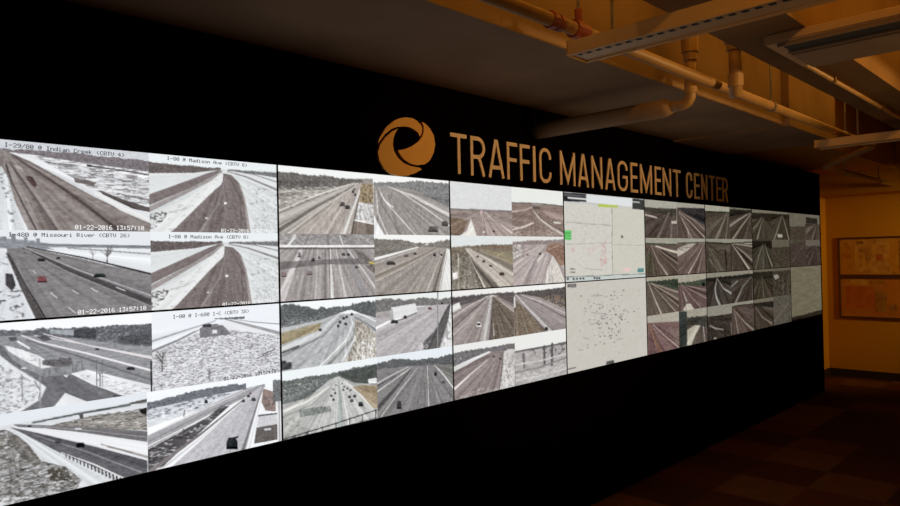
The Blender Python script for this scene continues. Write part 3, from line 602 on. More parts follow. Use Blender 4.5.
p.g((152, 124, 110), (460, 186), (640, 196), (830, 212), (830, 430), (460, 430)); p.l((116, 106, 100), 10, (460, 186), (640, 190), (830, 210)); p.n((124, 100, 88), 110, 22, .5, [(460, 200), (830, 220), (830, 330), (460, 400)], .8)
p.l((190, 162, 150), 14, (470, 246), (560, 236), (625, 212)).g((96, 84, 80), (612, 208), (668, 214), (668, 228), (624, 228)).l((216, 198, 188), 14, (470, 366), (560, 344), (620, 318)).l((196, 176, 166), 8, (470, 340), (540, 350))
p.l((190, 172, 162), 10, (622, 240), (660, 290), (740, 350), (825, 400), w2=26).l((110, 94, 86), 4, (640, 248), (700, 306), (825, 380), w2=8).l((214, 196, 188), 4, (632, 252), (690, 312), (800, 385), w2=7)
p.g((170, 140, 130), (660, 236), (760, 252), (825, 272), (825, 300), (740, 290)).g((222, 214, 200), (752, 310), (800, 314), (804, 324), (760, 324)).n((206, 196, 184), 60, 30, .54, [(480, 370), (740, 370), (800, 405), (480, 410)], .7)
p.k((625, 210), 24, 18).build('camera_feed', t)
p = quarter(2, 0, 0, 1, (218, 225, 224), *K2)
p.g((142, 130, 113), (70, 118), (490, 110), (490, 420), (70, 420)); p.t((136, 118, 96), [(70, 118), (200, 106), (370, 98), (490, 98)], [(70, 175), (300, 140), (490, 170)], 8, 1, (170, 156, 130))
p.n((100, 90, 76), 40, 40, .5, [(70, 130), (180, 140), (300, 390), (70, 400)], .8).n((190, 180, 164), 30, 24, .6, [(70, 240), (200, 260), (280, 390), (70, 400)], .8).g((236, 232, 226), (86, 286), (120, 280), (118, 320), (90, 330))
p.g((154, 138, 104), (250, 128), (360, 140), (490, 150), (490, 236)); p.l((206, 184, 130), 5, (380, 170), (430, 150)).l((148, 96, 70), 7, (330, 110), (480, 124))
p.g((192, 177, 162), (165, 122), (205, 124), (330, 190), (490, 284), (490, 385), (400, 385), (230, 206)).l((212, 198, 184), 5, (200, 132), (340, 212), (490, 330), w2=10).l((136, 122, 108), 4, (215, 136), (360, 200), (490, 268), w2=7)
p.l((98, 90, 80), 8, (196, 186), (260, 270), (370, 390), w2=44).l((216, 206, 192), 4, (195, 176), (240, 270), (305, 395), w2=11).l((208, 198, 182), 5, (180, 140), (300, 260), (450, 390), w2=16).l((160, 150, 136), 3, (220, 200), (380, 390), w2=6)
for x, y, w in ((250, 178, 18), (291, 208, 20), (336, 238, 20), (410, 291, 34)): p.car(x, y, w, w*.6, (90, 60, 56))
p.l((202, 188, 168), 9, (123, 165), (125, 400)).n((196, 186, 170), 40, 14, .5, [(70, 340), (250, 340), (260, 400), (70, 400)], .6).k((190, 118), 37, 24).build('camera_feed', t)
p = quarter(2, 0, 1, 1, (222, 222, 218), *K2)
p.g((180, 161, 157), (470, 80), (830, 70), (830, 400), (470, 400)); p.t((152, 133, 127), [(470, 88), (600, 72), (740, 70), (830, 60)], [(470, 110), (600, 100), (830, 94)], 7)
p.g((206, 196, 188), (482, 105), (545, 95), (545, 180), (482, 200)); p.n((130, 114, 108), 30, 20, .5, [(482, 100), (570, 92), (560, 180), (482, 205)], .8)
p.l((136, 120, 114), 8, (482, 216), (570, 150), (640, 100), w2=3).l((206, 190, 184), 6, (490, 240), (680, 92), w2=3).l((196, 178, 172), 5, (482, 350), (600, 220), (690, 100), w2=2)
p.l((154, 140, 136), 50, (560, 390), (630, 210), (712, 104), w2=8).l((206, 194, 186), 9, (520, 390), (612, 220), (700, 100), w2=3).l((196, 182, 176), 20, (640, 380), (690, 220), (740, 120), w2=6).l((110, 92, 88), 5, (676, 370), (706, 250), (760, 140), w2=3).g((216, 206, 198), (645, 200), (686, 152), (690, 170), (650, 222))
p.g((164, 119, 94), (700, 140), (720, 100), (770, 86), (830, 100), (830, 230), (800, 240), (752, 170)); p.n((128, 92, 74), 60, 40, .5, [(700, 140), (770, 90), (830, 100), (830, 220)], .7).l((186, 160, 140), 7, (720, 132), (790, 104))
p.g((218, 208, 198), (748, 172), (790, 240), (826, 330), (826, 380), (694, 380), (712, 270)).n((150, 136, 124), 30, 40, .6, [(748, 180), (826, 340), (820, 370), (700, 370)], .7).car(666, 158, 16, 14, (90, 60, 60)).car(584, 166, 14, 12, (96, 76, 74))
p.k((720, 92), 34, 24).build('camera_feed', t)
t = panel(2, 1, 'third lower screen from the left, beside the lower map, with brownish roads')
p = quarter(2, 1, 0, 0, (234, 232, 228), *K3)
p.g((154, 139, 134), (75, 150), (500, 90), (500, 460), (75, 460)); p.t((98, 88, 88), [(75, 120), (200, 104), (340, 92), (420, 86), (500, 78)], [(75, 190), (230, 146), (340, 102), (400, 108), (500, 160)], 7)
p.g((230, 226, 222), (85, 170), (130, 150), (142, 190), (85, 218)); p.l((204, 192, 186), 14, (75, 254), (200, 172), (330, 102), w2=4).l((108, 96, 94), 18, (75, 330), (200, 220), (332, 104), w2=4).l((196, 182, 176), 13, (75, 380), (200, 260), (336, 104), w2=4).l((130, 112, 108), 8, (75, 280), (220, 180), w2=5).l((176, 158, 152), 6, (120, 420), (330, 130), w2=2)
p.l((190, 184, 179), 60, (284, 430), (318, 250), (342, 106), w2=8).l((222, 216, 210), 6, (262, 420), (300, 260), (336, 110), w2=3).l((98, 88, 86), 30, (330, 430), (345, 250), (352, 112), w2=6)
W_ = [(352, 112), (380, 128), (490, 218), (492, 372), (340, 410), (350, 250)]
p.g((122, 104, 88), *W_); p.n((100, 84, 70), 60, 30, .5, W_, .7); p.l((178, 154, 144), 6, (362, 112), (420, 160), (492, 214), w2=12).l((206, 196, 188), 5, (358, 370), (356, 290)); p.g((106, 92, 90), (372, 112), (492, 100), (492, 180)); p.l((170, 148, 140), 8, (385, 116), (492, 170))
p.car(258, 300, 30, 44, (232, 228, 224)).g((40, 36, 36), (246, 288), (270, 288), (270, 302), (246, 300)).k((340, 100), 34, 26).build('camera_feed', t)
p = quarter(2, 1, 1, 0, (236, 234, 230), *K3)
p.g((158, 143, 141), (485, 100), (840, 90), (840, 400), (485, 400)); p.t((98, 88, 87), [(485, 90), (600, 74), (700, 66), (840, 46)], [(485, 104), (560, 98), (660, 115), (840, 196)], 7); p.n((176, 152, 112), 36, 30, .5, [(640, 110), (780, 100), (830, 120), (830, 190), (700, 140)], .8).g((150, 116, 96), (760, 110), (800, 112), (796, 140), (764, 136))
p.l((190, 176, 170), 6, (540, 100), (660, 140), (835, 222), w2=14).l((110, 98, 96), 5, (530, 104), (660, 156), (835, 250), w2=10).l((172, 158, 156), 4, (520, 106), (700, 220), (835, 290), w2=7)
L_ = [(485, 160), (510, 140), (560, 180), (700, 335), (485, 385)]
p.g((138, 119, 98), *L_); p.n((110, 92, 74), 40, 40, .5, L_, .7).n((176, 130, 90), 50, 60, .6, L_, .6); p.l((208, 202, 198), 7, (505, 98), (580, 180), (738, 345), w2=30).l((112, 104, 104), 6, (560, 180), (700, 335), w2=12).g((214, 214, 214), (490, 120), (500, 110), (506, 180), (490, 190))
p.car(708, 322, 22, 22, (70, 66, 66)).k((508, 96), 31, 24).build('camera_feed', t)
p = quarter(2, 1, 0, 1, (230, 230, 228), *K4)
p.g((146, 127, 125), (80, 220), (320, 150), (480, 130), (480, 500), (80, 500)); p.t((114, 109, 113), [(80, 180), (250, 152), (350, 136), (480, 116)], [(80, 268), (190, 214), (310, 166), (400, 162), (480, 170)], 8, 1, (170, 168, 170)); p.n((226, 224, 226), 30, 20, .58, [(90, 200), (180, 180), (160, 220), (90, 250)], .8)
p.g((228, 227, 226), (85, 266), (200, 212), (312, 166), (322, 174), (200, 240), (85, 296)); p.l((116, 98, 98), 8, (85, 352), (220, 262), (314, 196), w2=3).l((120, 102, 104), 7, (85, 310), (220, 228), (320, 176), w2=3).l((224, 216, 212), 16, (85, 410), (200, 304), (304, 220), w2=4).l((176, 152, 150), 5, (170, 440), (290, 290), (370, 176), w2=2).l((108, 88, 88), 8, (340, 400), (390, 180), w2=4).l((206, 190, 188), 4, (314, 330), (340, 250), w2=3)
p.g((212, 208, 204), (402, 168), (470, 138), (472, 400), (376, 412), (396, 270)); p.n((146, 140, 138), 30, 40, .54, [(402, 168), (470, 138), (472, 400), (376, 412)], .8).t((120, 114, 112), [(400, 132), (472, 118)], [(400, 160), (472, 150)], 6).l((96, 84, 84), 5, (376, 400), (400, 170), w2=3)
p.car(340, 200, 12, 12, (90, 60, 60)).car(380, 214, 12, 12).n((206, 196, 190), 60, 20, .5, [(100, 465), (250, 400), (380, 390), (380, 420), (200, 460)], .6).k((395, 160), 34, 30).build('camera_feed', t)
p = quarter(2, 1, 1, 1, (230, 230, 226), *K4)
p.g((172, 165, 163), (462, 168), (620, 140), (800, 110), (800, 420), (462, 420)); p.l((112, 106, 108), 12, (462, 174), (620, 146), (800, 112), w2=16)
p.n((200, 190, 186), 120, 60, .5, [(462, 180), (800, 130), (800, 300), (462, 330)], .7); p.l((122, 116, 116), 34, (528, 190), (534, 270), w2=20).l((98, 95, 97), 26, (658, 140), (660, 250)).l((96, 92, 95), 30, (708, 125), (706, 245)).n((90, 86, 90), 40, 60, .55, [(560, 150), (790, 120), (790, 180), (600, 210)], .8)
p.l((206, 200, 196), 10, (480, 250), (640, 225), (800, 180)).l((136, 130, 127), 12, (470, 300), (620, 270), (800, 205)).l((196, 190, 184), 16, (470, 350), (640, 320), (800, 270)).l((140, 134, 130), 5, (730, 310), (800, 285)).n((206, 204, 202), 80, 30, .5, [(470, 320), (800, 240), (800, 330), (470, 390)], .7)
p.build('camera_feed', t)

# ---- fourth column: the two maps
t = panel(3, 0, 'upper map screen with a green legend box and a dark bar along its top edge')
p = Pic(3, 0, .0035, .9965, .004, .9935, *GRID[3], base=(208, 203, 190)).crop(*M1)
p.g((204, 200, 180), (288, 110), (460, 118), (460, 470), (288, 460)); p.n((190, 186, 172), 30, 30, .6, [(40, 110), (460, 110), (460, 460), (40, 470)], .5).n((196, 168, 160), 16, 30, .68, [(80, 120), (280, 120), (280, 440), (80, 440)], .6)
p.g((196, 194, 190), (30, 30), (460, 60), (460, 118), (285, 112), (30, 88)); p.g((44, 44, 48), (30, 38), (158, 48), (158, 87), (30, 84)).l((232, 232, 228), 9, (68, 66), (156, 74)).g((96, 92, 96), (44, 46), (158, 56), (158, 62), (44, 56))
p.g((214, 220, 222), (160, 50), (390, 70), (390, 112), (160, 88)).g((182, 200, 84), (218, 97), (318, 103), (318, 116), (218, 113)).g((62, 66, 60), (390, 70), (450, 76), (450, 128), (390, 122)).l((200, 200, 194), 6, (392, 86), (426, 90))
p.l((112, 112, 112), 4, (287, 116), (290, 452)).l((150, 148, 144), 3, (60, 190), (285, 205)).l((168, 164, 156), 3, (60, 300), (285, 292)).l((176, 172, 150), 3, (292, 300), (450, 306))
p.g((104, 208, 106), (46, 230), (84, 230), (84, 279), (46, 277))
for y in (243, 255, 267): p.l((70, 150, 72), 3, (50, y), (80, y+1))
p.n((214, 140, 142), 14, 18, .5, [(238, 290), (258, 290), (262, 400), (232, 415), (226, 380)], .9).n((226, 130, 136), 16, 20, .48, [(82, 315), (104, 310), (98, 345), (84, 345)], .8).n((220, 120, 124), 12, 16, .56, [(150, 320), (240, 300), (270, 260), (262, 300), (180, 340)], .7).g((120, 110, 96), (332, 254), (344, 256), (344, 270), (333, 268)).n((150, 144, 138), 16, 12, .66, [(90, 150), (280, 150), (280, 290), (90, 290)], .5)
p.g((72, 146, 146), (416, 420), (447, 420), (447, 440), (416, 441)).g((234, 188, 184), (345, 416), (382, 418), (382, 436), (345, 438)).l((110, 106, 100), 5, (78, 424), (104, 424)).l((110, 106, 100), 5, (78, 440), (102, 440)).l((170, 166, 150), 4, (150, 420), (240, 430))
p.g((192, 202, 196), (30, 462), (460, 446), (460, 475), (30, 495)); p.l((90, 94, 94), 3, (44, 464), (455, 448))
for x in (62, 90, 108, 124, 140, 196, 208, 220): p.g((70, 72, 74), (x, 470-x*.03), (x+9, 470-x*.03), (x+9, 480-x*.03), (x, 480-x*.03))
p.build('map_picture', t, 'pale road map with a green legend box')
t = panel(3, 1, 'lower map screen, a plain pale map dotted with tiny grey marks')
p = Pic(3, 1, .0035, .9965, .004, .9935, *GRID[3], base=(201, 193, 180)).crop(*M2)
p.n((196, 191, 172), 60, 60, .5, a=.6)
p.g((108, 104, 104), (58, 66), (98, 64), (98, 81), (58, 82)).g((150, 146, 142), (68, 71), (90, 70), (90, 75), (68, 76)).g((86, 84, 82), (236, 420), (270, 412), (272, 428), (234, 434)).l((112, 110, 104), 6, (62, 454), (96, 447))
rnd = random.Random(5)
for i in range(150):
    x, y = rnd.gauss(225, 62), rnd.gauss(225, 68)
    if 75 < x < 405 and 90 < y < 400:
        c = rnd.choice([(120, 122, 134), (150, 140, 140), (170, 128, 128), (134, 130, 122), (110, 112, 118)]); w = rnd.choice([4, 5, 7]); p.g(c, (x, y), (x+w, y-1), (x+w, y+w*.7), (x, y+w*.8))
for a, b in (((165, 120), (215, 118)), ((190, 160), (205, 158)), ((165, 196), (240, 204)), ((160, 250), (200, 244)), ((300, 265), (302, 300)), ((285, 318), (312, 316)), ((130, 310), (158, 318)), ((110, 368), (130, 366)), ((250, 138), (272, 136)), ((320, 180), (336, 192))): p.l((158, 152, 150), 4, a, b)
p.build('map_picture', t, 'pale map with scattered grey dots')

# ---- fifth column
t = panel(4, 0, 'fifth upper screen from the left, right of the upper map, with four dim brown roads')
p = quarter(4, 0, 0, 0, (176, 172, 158), *Q1)
p.g((102, 90, 82), (45, 98), (250, 108), (250, 280), (45, 280)); p.t((84, 80, 70), [(45, 98), (150, 108), (250, 104)], [(45, 118), (150, 138), (250, 150)], 8); p.l((192, 182, 170), 10, (52, 138), (85, 146), (122, 156)).l((134, 120, 112), 12, (190, 130), (130, 262), w2=26).l((88, 78, 72), 14, (150, 150), (80, 262)).l((144, 130, 120), 5, (205, 140), (200, 268), w2=10).l((70, 64, 58), 10, (205, 110), (206, 165)).g((192, 182, 168), (203, 174), (236, 174), (236, 190), (203, 188)); p.k((215, 112), 29, 12).build('camera_feed', t)
p = quarter(4, 0, 1, 0, (170, 164, 150), *Q1)
p.g((98, 84, 76), (236, 102), (400, 108), (400, 280), (236, 280)); p.g((62, 58, 60), (240, 100), (395, 104), (395, 206), (300, 140)).n((84, 80, 78), 60, 50, .5, [(240, 100), (395, 104), (395, 206)], .7); p.l((172, 157, 147), 4, (248, 126), (310, 180), (392, 268), w2=10).l((152, 137, 127), 5, (246, 130), (285, 200), (320, 275), w2=16).l((140, 124, 116), 4, (246, 120), (330, 170), (392, 222), w2=7).l((112, 98, 90), 6, (250, 140), (350, 262)).l((186, 176, 164), 6, (296, 220), (302, 268)); p.k((243, 115), 29, 12).build('camera_feed', t)
p = quarter(4, 0, 0, 1, (168, 165, 148), *Q1)
p.g((104, 90, 80), (45, 298), (245, 306), (245, 490), (45, 490)); p.n((78, 88, 58), 60, 60, .5, [(62, 380), (90, 340), (130, 470), (62, 480)], .7); p.l((86, 90, 74), 8, (62, 302), (242, 308)); p.l((168, 153, 140), 4, (88, 310), (130, 400), (182, 478), w2=16).l((142, 126, 116), 4, (92, 310), (160, 380), (244, 462), w2=9).l((154, 138, 126), 4, (100, 312), (180, 370), (244, 418), w2=9).l((202, 190, 172), 8, (116, 316), (190, 340), (240, 352), w2=16).l((64, 56, 50), 10, (150, 340), (244, 400)); p.k((90, 305), 29, 12).build('camera_feed', t)
p = quarter(4, 0, 1, 1, (168, 165, 150), *Q1)
p.g((112, 94, 86), (236, 304), (400, 300), (400, 490), (236, 490)); p.l((84, 86, 70), 7, (240, 300), (395, 296)); p.g((190, 180, 166), (236, 330), (300, 306), (345, 300), (290, 345), (240, 376)); p.n((100, 92, 82), 60, 30, .5, [(240, 330), (345, 300), (280, 350)], .7); p.l((182, 167, 157), 4, (384, 306), (345, 390), (300, 470), w2=14).l((152, 132, 124), 4, (386, 306), (372, 390), (352, 468), w2=9).l((142, 120, 112), 4, (370, 304), (300, 390), (250, 450), w2=8); p.k((388, 300), 29, 12).build('camera_feed', t)
t = panel(4, 1, 'fifth lower screen from the left, with a grey strip between its lower pictures')
p = quarter(4, 1, 0, 0, (172, 165, 146), *Q2)
p.g((108, 96, 84), (50, 90), (240, 80), (240, 290), (50, 290)); p.t((76, 82, 70), [(50, 92), (140, 84), (240, 72)], [(50, 100), (140, 108), (240, 140)], 7); p.l((182, 167, 152), 5, (72, 96), (105, 180), (142, 265), w2=15)
for q in ((238, 150), (238, 188), (238, 224), (225, 258)): p.l((166, 147, 134), 3, (82, 96), q, w2=9)
p.l((76, 66, 60), 5, (84, 104), (238, 206), w2=8); p.k((72, 92), 29, 12).build('camera_feed', t)
p = quarter(4, 1, 1, 0, (172, 166, 148), *Q2)
p.g((116, 96, 91), (230, 100), (390, 84), (390, 270), (230, 270)); p.t((82, 90, 74), [(230, 96), (310, 88), (390, 70)], [(230, 108), (390, 112)], 7)
for q in ((385, 134), (385, 180), (348, 225)): p.l((162, 140, 136), 3, (244, 104), q, w2=9)
p.l((70, 60, 58), 4, (250, 104), (385, 158), w2=8).l((176, 166, 156), 6, (255, 140), (275, 190), w2=14).g((194, 184, 168), (258, 232), (275, 205), (296, 205), (322, 240), (262, 250)).car(362, 104, 18, 16); p.k((240, 98), 29, 12).build('camera_feed', t)
p = quarter(4, 1, 0, 1, (180, 174, 158), *Q2)
p.g((128, 100, 97), (55, 310), (245, 300), (245, 500), (55, 500)); p.l((168, 123, 88), 12, (78, 322), (105, 400), (138, 470), w2=24, a=.6).l((190, 170, 160), 4, (95, 315), (150, 370), (232, 438), w2=9).l((92, 70, 72), 4, (100, 316), (232, 400), w2=9).n((150, 142, 120), 40, 30, .5, [(180, 330), (240, 330), (240, 420), (220, 420)], .7).n((96, 76, 78), 60, 50, .5, [(66, 380), (110, 400), (130, 480), (66, 490)], .6); p.g((74, 78, 74), (233, 248), (277, 248), (277, 450), (233, 450)); p.k((80, 312), 29, 12).build('camera_feed', t)
p = quarter(4, 1, 1, 1, (168, 162, 146), *Q2)
p.g((104, 92, 84), (230, 290), (390, 276), (390, 440), (230, 440)); p.t((74, 72, 66), [(230, 284), (390, 268)], [(230, 310), (390, 330)], 9, 1, (150, 142, 130)); p.g((188, 181, 163), (278, 345), (318, 320), (348, 322), (322, 370), (300, 425), (278, 425)); p.l((176, 166, 154), 9, (362, 330), (372, 415)).l((70, 64, 60), 8, (350, 325), (356, 415)); p.g((74, 78, 74), (233, 248), (277, 248), (277, 450), (233, 450)); p.k((365, 270), 29, 12).build('camera_feed', t)

# ---- sixth column
t = panel(5, 0, 'sixth upper screen from the left, under the end of the lettering, with dim greenish roads')
p = quarter(5, 0, 0, 0, (172, 168, 150), *R1)
p.g((92, 82, 70), (25, 98), (190, 104), (190, 280), (25, 280)); p.l((62, 62, 48), 10, (30, 100), (170, 106)); p.n((112, 104, 90), 80, 60, .5, [(35, 120), (140, 120), (80, 250), (35, 250)], .6); p.l((138, 125, 112), 8, (158, 112), (125, 190), (92, 265), w2=30).l((146, 132, 120), 5, (166, 112), (160, 190), (152, 265), w2=11); p.k((164, 104), 29, 12).build('camera_feed', t)
p = quarter(5, 0, 1, 0, (128, 124, 108), *R1)
p.g((86, 76, 66), (170, 96), (320, 90), (320, 280), (170, 280)); p.t((58, 54, 46), [(170, 86), (320, 92)], [(170, 130), (300, 108), (320, 104)], 6); p.l((150, 138, 124), 14, (178, 184), (240, 142), (296, 108), w2=4).l((154, 141, 126), 22, (190, 268), (250, 180), (304, 110), w2=5).l((112, 100, 90), 7, (262, 268), (306, 120), w2=3); p.k((304, 102), 29, 12).build('camera_feed', t)
p = quarter(5, 0, 0, 1, (152, 149, 132), *R1)
p.g((90, 81, 69), (25, 284), (190, 290), (190, 490), (25, 490)); p.l((60, 58, 46), 8, (35, 284), (190, 292)); p.n((116, 106, 92), 70, 50, .52, [(40, 320), (185, 300), (185, 450), (100, 450)], .7).l((128, 118, 104), 8, (55, 378), (105, 452)).l((58, 50, 44), 18, (150, 330), (156, 440)); p.k((40, 290), 29, 12).build('camera_feed', t)
p = quarter(5, 0, 1, 1, (152, 149, 132), *R1)
p.g((84, 74, 64), (170, 290), (320, 296), (320, 490), (170, 490)); p.l((60, 56, 46), 7, (172, 290), (312, 282)); p.l((164, 151, 136), 6, (190, 294), (230, 350), (292, 440), w2=20).l((152, 140, 126), 4, (196, 292), (260, 300), (312, 308), w2=10).l((142, 130, 116), 4, (196, 296), (260, 344), (312, 392), w2=12).l((56, 50, 44), 6, (200, 300), (310, 420), w2=10); p.k((190, 288), 29, 12).build('camera_feed', t)
t = panel(5, 1, 'sixth lower screen from the left, with a pale forked road at its top left')
p = quarter(5, 1, 0, 0, (150, 145, 128), *R2)
p.g((76, 68, 62), (30, 104), (190, 92), (190, 290), (30, 290)); p.t((54, 50, 44), [(30, 104), (180, 88)], [(30, 118), (180, 140)], 6); p.l((162, 160, 152), 6, (96, 106), (84, 160), (92, 210), (112, 255), w2=24).l((154, 150, 142), 5, (98, 108), (130, 160), (182, 192), w2=14).l((58, 54, 58), 8, (100, 150), (112, 210)); p.k((97, 104), 29, 12).build('camera_feed', t)
p = quarter(5, 1, 1, 0, (150, 144, 128), *R2)
p.g((80, 70, 62), (165, 92), (310, 80), (310, 270), (165, 270)); p.t((56, 54, 46), [(165, 92), (310, 74)], [(165, 112), (310, 96)], 6); p.l((142, 136, 130), 5, (286, 96), (240, 150), (200, 240), w2=18).l((112, 98, 90), 4, (292, 100), (292, 215), w2=12).l((134, 130, 130), 10, (176, 150), (210, 120)).l((60, 52, 48), 8, (276, 110), (240, 220)); p.k((290, 92), 29, 12).build('camera_feed', t)
p = quarter(5, 1, 0, 1, (150, 145, 130), *R2)
p.g((66, 58, 52), (30, 322), (190, 300), (190, 480), (30, 480)); p.n((100, 90, 82), 80, 24, .5, [(40, 330), (185, 310), (185, 420), (40, 450)], .7).l((150, 142, 132), 9, (56, 370), (90, 384), (130, 390)).l((140, 132, 122), 8, (172, 350), (176, 440)).g((150, 142, 130), (76, 436), (92, 432), (92, 444), (78, 446)); p.k((30, 330), 29, 12).build('camera_feed', t)
p = quarter(5, 1, 1, 1, (150, 145, 130), *R2)
p.g((96, 80, 72), (165, 262), (310, 246), (310, 470), (165, 470)); p.l((140, 130, 120), 6, (190, 280), (204, 340), (216, 408), w2=14).l((146, 136, 124), 5, (200, 290), (250, 350), (304, 396), w2=18).n((70, 60, 56), 60, 50, .5, [(200, 280), (300, 260), (300, 380)], .6).l((62, 54, 50), 6, (190, 262), (304, 246)); p.k((190, 262), 29, 12).build('camera_feed', t)

# ---- seventh column
t = panel(6, 0, 'seventh upper screen from the left, second from the far end, with very dim olive roads')
p = quarter(6, 0, 0, 0, (130, 124, 106), *R1)
p.g((78, 70, 58), (300, 106), (440, 112), (440, 280), (300, 280)); p.t((60, 55, 45), [(300, 106), (440, 116)], [(300, 140), (440, 160)], 6); p.l((126, 116, 100), 7, (366, 134), (340, 180), (316, 200), w2=8).l((130, 120, 103), 6, (374, 138), (356, 200), (340, 264), w2=18).l((108, 98, 84), 4, (378, 138), (380, 264), w2=10); p.k((378, 132), 29, 12).build('camera_feed', t)
p = quarter(6, 0, 1, 0, (128, 122, 104), *R1)
p.g((76, 68, 56), (420, 112), (540, 118), (540, 280), (420, 280)); p.t((58, 52, 42), [(420, 112), (540, 120)], [(420, 150), (480, 130), (540, 160)], 6); p.l((142, 132, 114), 5, (486, 126), (466, 190), (440, 264), w2=16).l((142, 132, 114), 5, (492, 126), (508, 190), (528, 262), w2=15).g((176, 168, 150), (462, 232), (490, 232), (490, 252), (464, 252)).l((60, 54, 48), 5, (488, 150), (478, 225)); p.k((489, 124), 29, 12).build('camera_feed', t)
p = quarter(6, 0, 0, 1, (78, 72, 60), *R1)
p.t((52, 46, 38), [(300, 276), (440, 276)], [(300, 330), (370, 300), (440, 330)], 5); p.l((134, 125, 105), 5, (374, 292), (352, 360), (330, 442), w2=16).l((136, 127, 107), 5, (384, 292), (404, 360), (432, 434), w2=17).l((118, 110, 92), 4, (378, 300), (374, 440), w2=8); p.k((378, 288), 29, 12).build('camera_feed', t)
p = quarter(6, 0, 1, 1, (108, 101, 85), *R1)
p.g((76, 68, 56), (425, 314), (540, 310), (540, 470), (425, 470)); p.n((98, 88, 74), 90, 80, .5, [(430, 320), (535, 316), (535, 430), (430, 440)], .7).n((104, 76, 66), 60, 60, .6, [(490, 360), (535, 360), (535, 430), (490, 430)], .7); p.build('camera_feed', t)
t = panel(6, 1, 'seventh lower screen from the left, beside the blank screen, with very dim brown pictures')
p = quarter(6, 1, 0, 0, (118, 110, 94), *R2)
p.g((76, 68, 56), (300, 72), (430, 64), (430, 250), (300, 250)); p.t((60, 54, 44), [(300, 72), (430, 62)], [(300, 110), (430, 100)], 6)
for q in ((328, 205), (360, 208), (400, 200)): p.l((108, 98, 82), 4, (346, 92), q, w2=10)
p.n((96, 74, 70), 80, 60, .55, [(380, 140), (420, 140), (420, 200), (380, 200)], .7); p.k((346, 88), 29, 12).build('camera_feed', t)
p = quarter(6, 1, 1, 0, (112, 104, 88), *R2)
p.g((72, 64, 54), (405, 66), (520, 56), (520, 240), (405, 240)); p.n((110, 102, 90), 60, 60, .55, [(410, 60), (515, 60), (515, 210), (410, 210)], .8); p.g((152, 147, 137), (414, 88), (436, 80), (446, 98), (424, 112)); p.l((130, 122, 108), 8, (466, 110), (466, 190)).l((120, 112, 98), 9, (492, 90), (494, 180)); p.build('camera_feed', t)
p = quarter(6, 1, 0, 1, (124, 117, 100), *R2)
p.g((82, 72, 62), (300, 250), (420, 238), (420, 430), (300, 430)); p.l((130, 119, 107), 6, (310, 262), (350, 320), (402, 356), w2=16).l((60, 52, 46), 8, (330, 256), (410, 330)).t((58, 52, 44), [(300, 246), (420, 230)], [(300, 262), (420, 272)], 5); p.k((306, 254), 29, 12).build('camera_feed', t)
p = quarter(6, 1, 1, 1, (104, 98, 86), *R2)
p.n((88, 80, 72), 140, 100, .5, a=.7).l((120, 112, 100), 8, (420, 340), (500, 240)).l((80, 74, 66), 6, (500, 220), (500, 345)); p.build('camera_feed', t)

# ---- eighth column
t = panel(7, 0, 'rightmost screen of the upper row, nearest the orange wall, with faint brown pictures')
p = quarter(7, 0, 0, 0, (116, 109, 94), *R1)
p.g((82, 72, 60), (525, 186), (640, 188), (640, 290), (525, 290)); p.n((100, 84, 74), 140, 60, .5, [(525, 195), (640, 195), (640, 280), (525, 280)], .6); p.build('camera_feed', t)
p = quarter(7, 0, 1, 0, (120, 112, 100), *R1)
p.g((88, 76, 66), (615, 172), (730, 176), (730, 290), (615, 290)); p.g((60, 56, 48), (630, 133), (697, 142), (697, 174), (630, 170)).l((126, 106, 94), 6, (655, 185), (640, 220), (628, 260), w2=12).l((124, 106, 96), 6, (690, 185), (676, 225), (668, 262), w2=12); p.k((700, 170), 29, 12).build('camera_feed', t)
p = quarter(7, 0, 0, 1, (96, 88, 74), *R1)
p.g((86, 74, 65), (525, 292), (640, 276), (640, 450), (525, 470)); p.l((118, 104, 92), 5, (622, 290), (580, 350), (548, 400), w2=9).n((72, 60, 54), 100, 80, .5, a=.5); p.build('camera_feed', t)
p = quarter(7, 0, 1, 1, (112, 102, 90), *R1)
p.g((80, 66, 60), (615, 302), (730, 306), (730, 450), (615, 460)); p.n((92, 78, 70), 160, 100, .5, [(615, 302), (730, 306), (730, 430), (615, 440)], .6); p.k((690, 290), 29, 12).build('camera_feed', t)
t = panel(7, 1, 'blank olive-grey screen, rightmost of the lower row')
p = Pic(7, 1, .0035, .9965, .004, .9935, 34, 60, base=(122, 115, 92)).crop(*R2)
p.l((130, 118, 100), 8, (510, 50), (690, 38)).l((126, 112, 96), 8, (676, 30), (680, 280)).g((62, 54, 44), (500, 322), (600, 300), (700, 272), (700, 330), (500, 380)).g((40, 32, 30), (500, 338), (700, 296), (700, 330), (500, 380))
p.build('blank_picture', t, 'blank olive-grey picture')

# ------------------------------------------------------------------ emblem and lettering over the screens
def crop_pts(pts, x0, y0, k, y):
    return [wall_point(x0+a/k, y0+b/k, y) for a, b in pts]
BL = [[(55, 225), (62, 195), (75, 170), (110, 115), (165, 70), (200, 56), (240, 49), (290, 56), (325, 78), (348, 108), (352, 130), (348, 158), (338, 180), (322, 150), (300, 132), (270, 117), (240, 111), (190, 112), (145, 128), (100, 165), (70, 205)],
      [(352, 80), (378, 96), (405, 125), (430, 170), (440, 230), (430, 290), (405, 340), (372, 366), (320, 373), (270, 361), (225, 330), (203, 300), (190, 271), (230, 266), (280, 246), (325, 215), (350, 185), (362, 150), (363, 112)],
      [(190, 126), (150, 144), (105, 185), (70, 232), (54, 285), (64, 340), (95, 395), (140, 430), (200, 446), (260, 441), (310, 424), (352, 400), (330, 388), (280, 380), (230, 360), (190, 325), (164, 280), (154, 230), (160, 185), (172, 152)]]
em = thing('round_emblem', 'golden round emblem of three curved blades left of the golden lettering', 'emblem', (2.26, 0, EYE+.402))
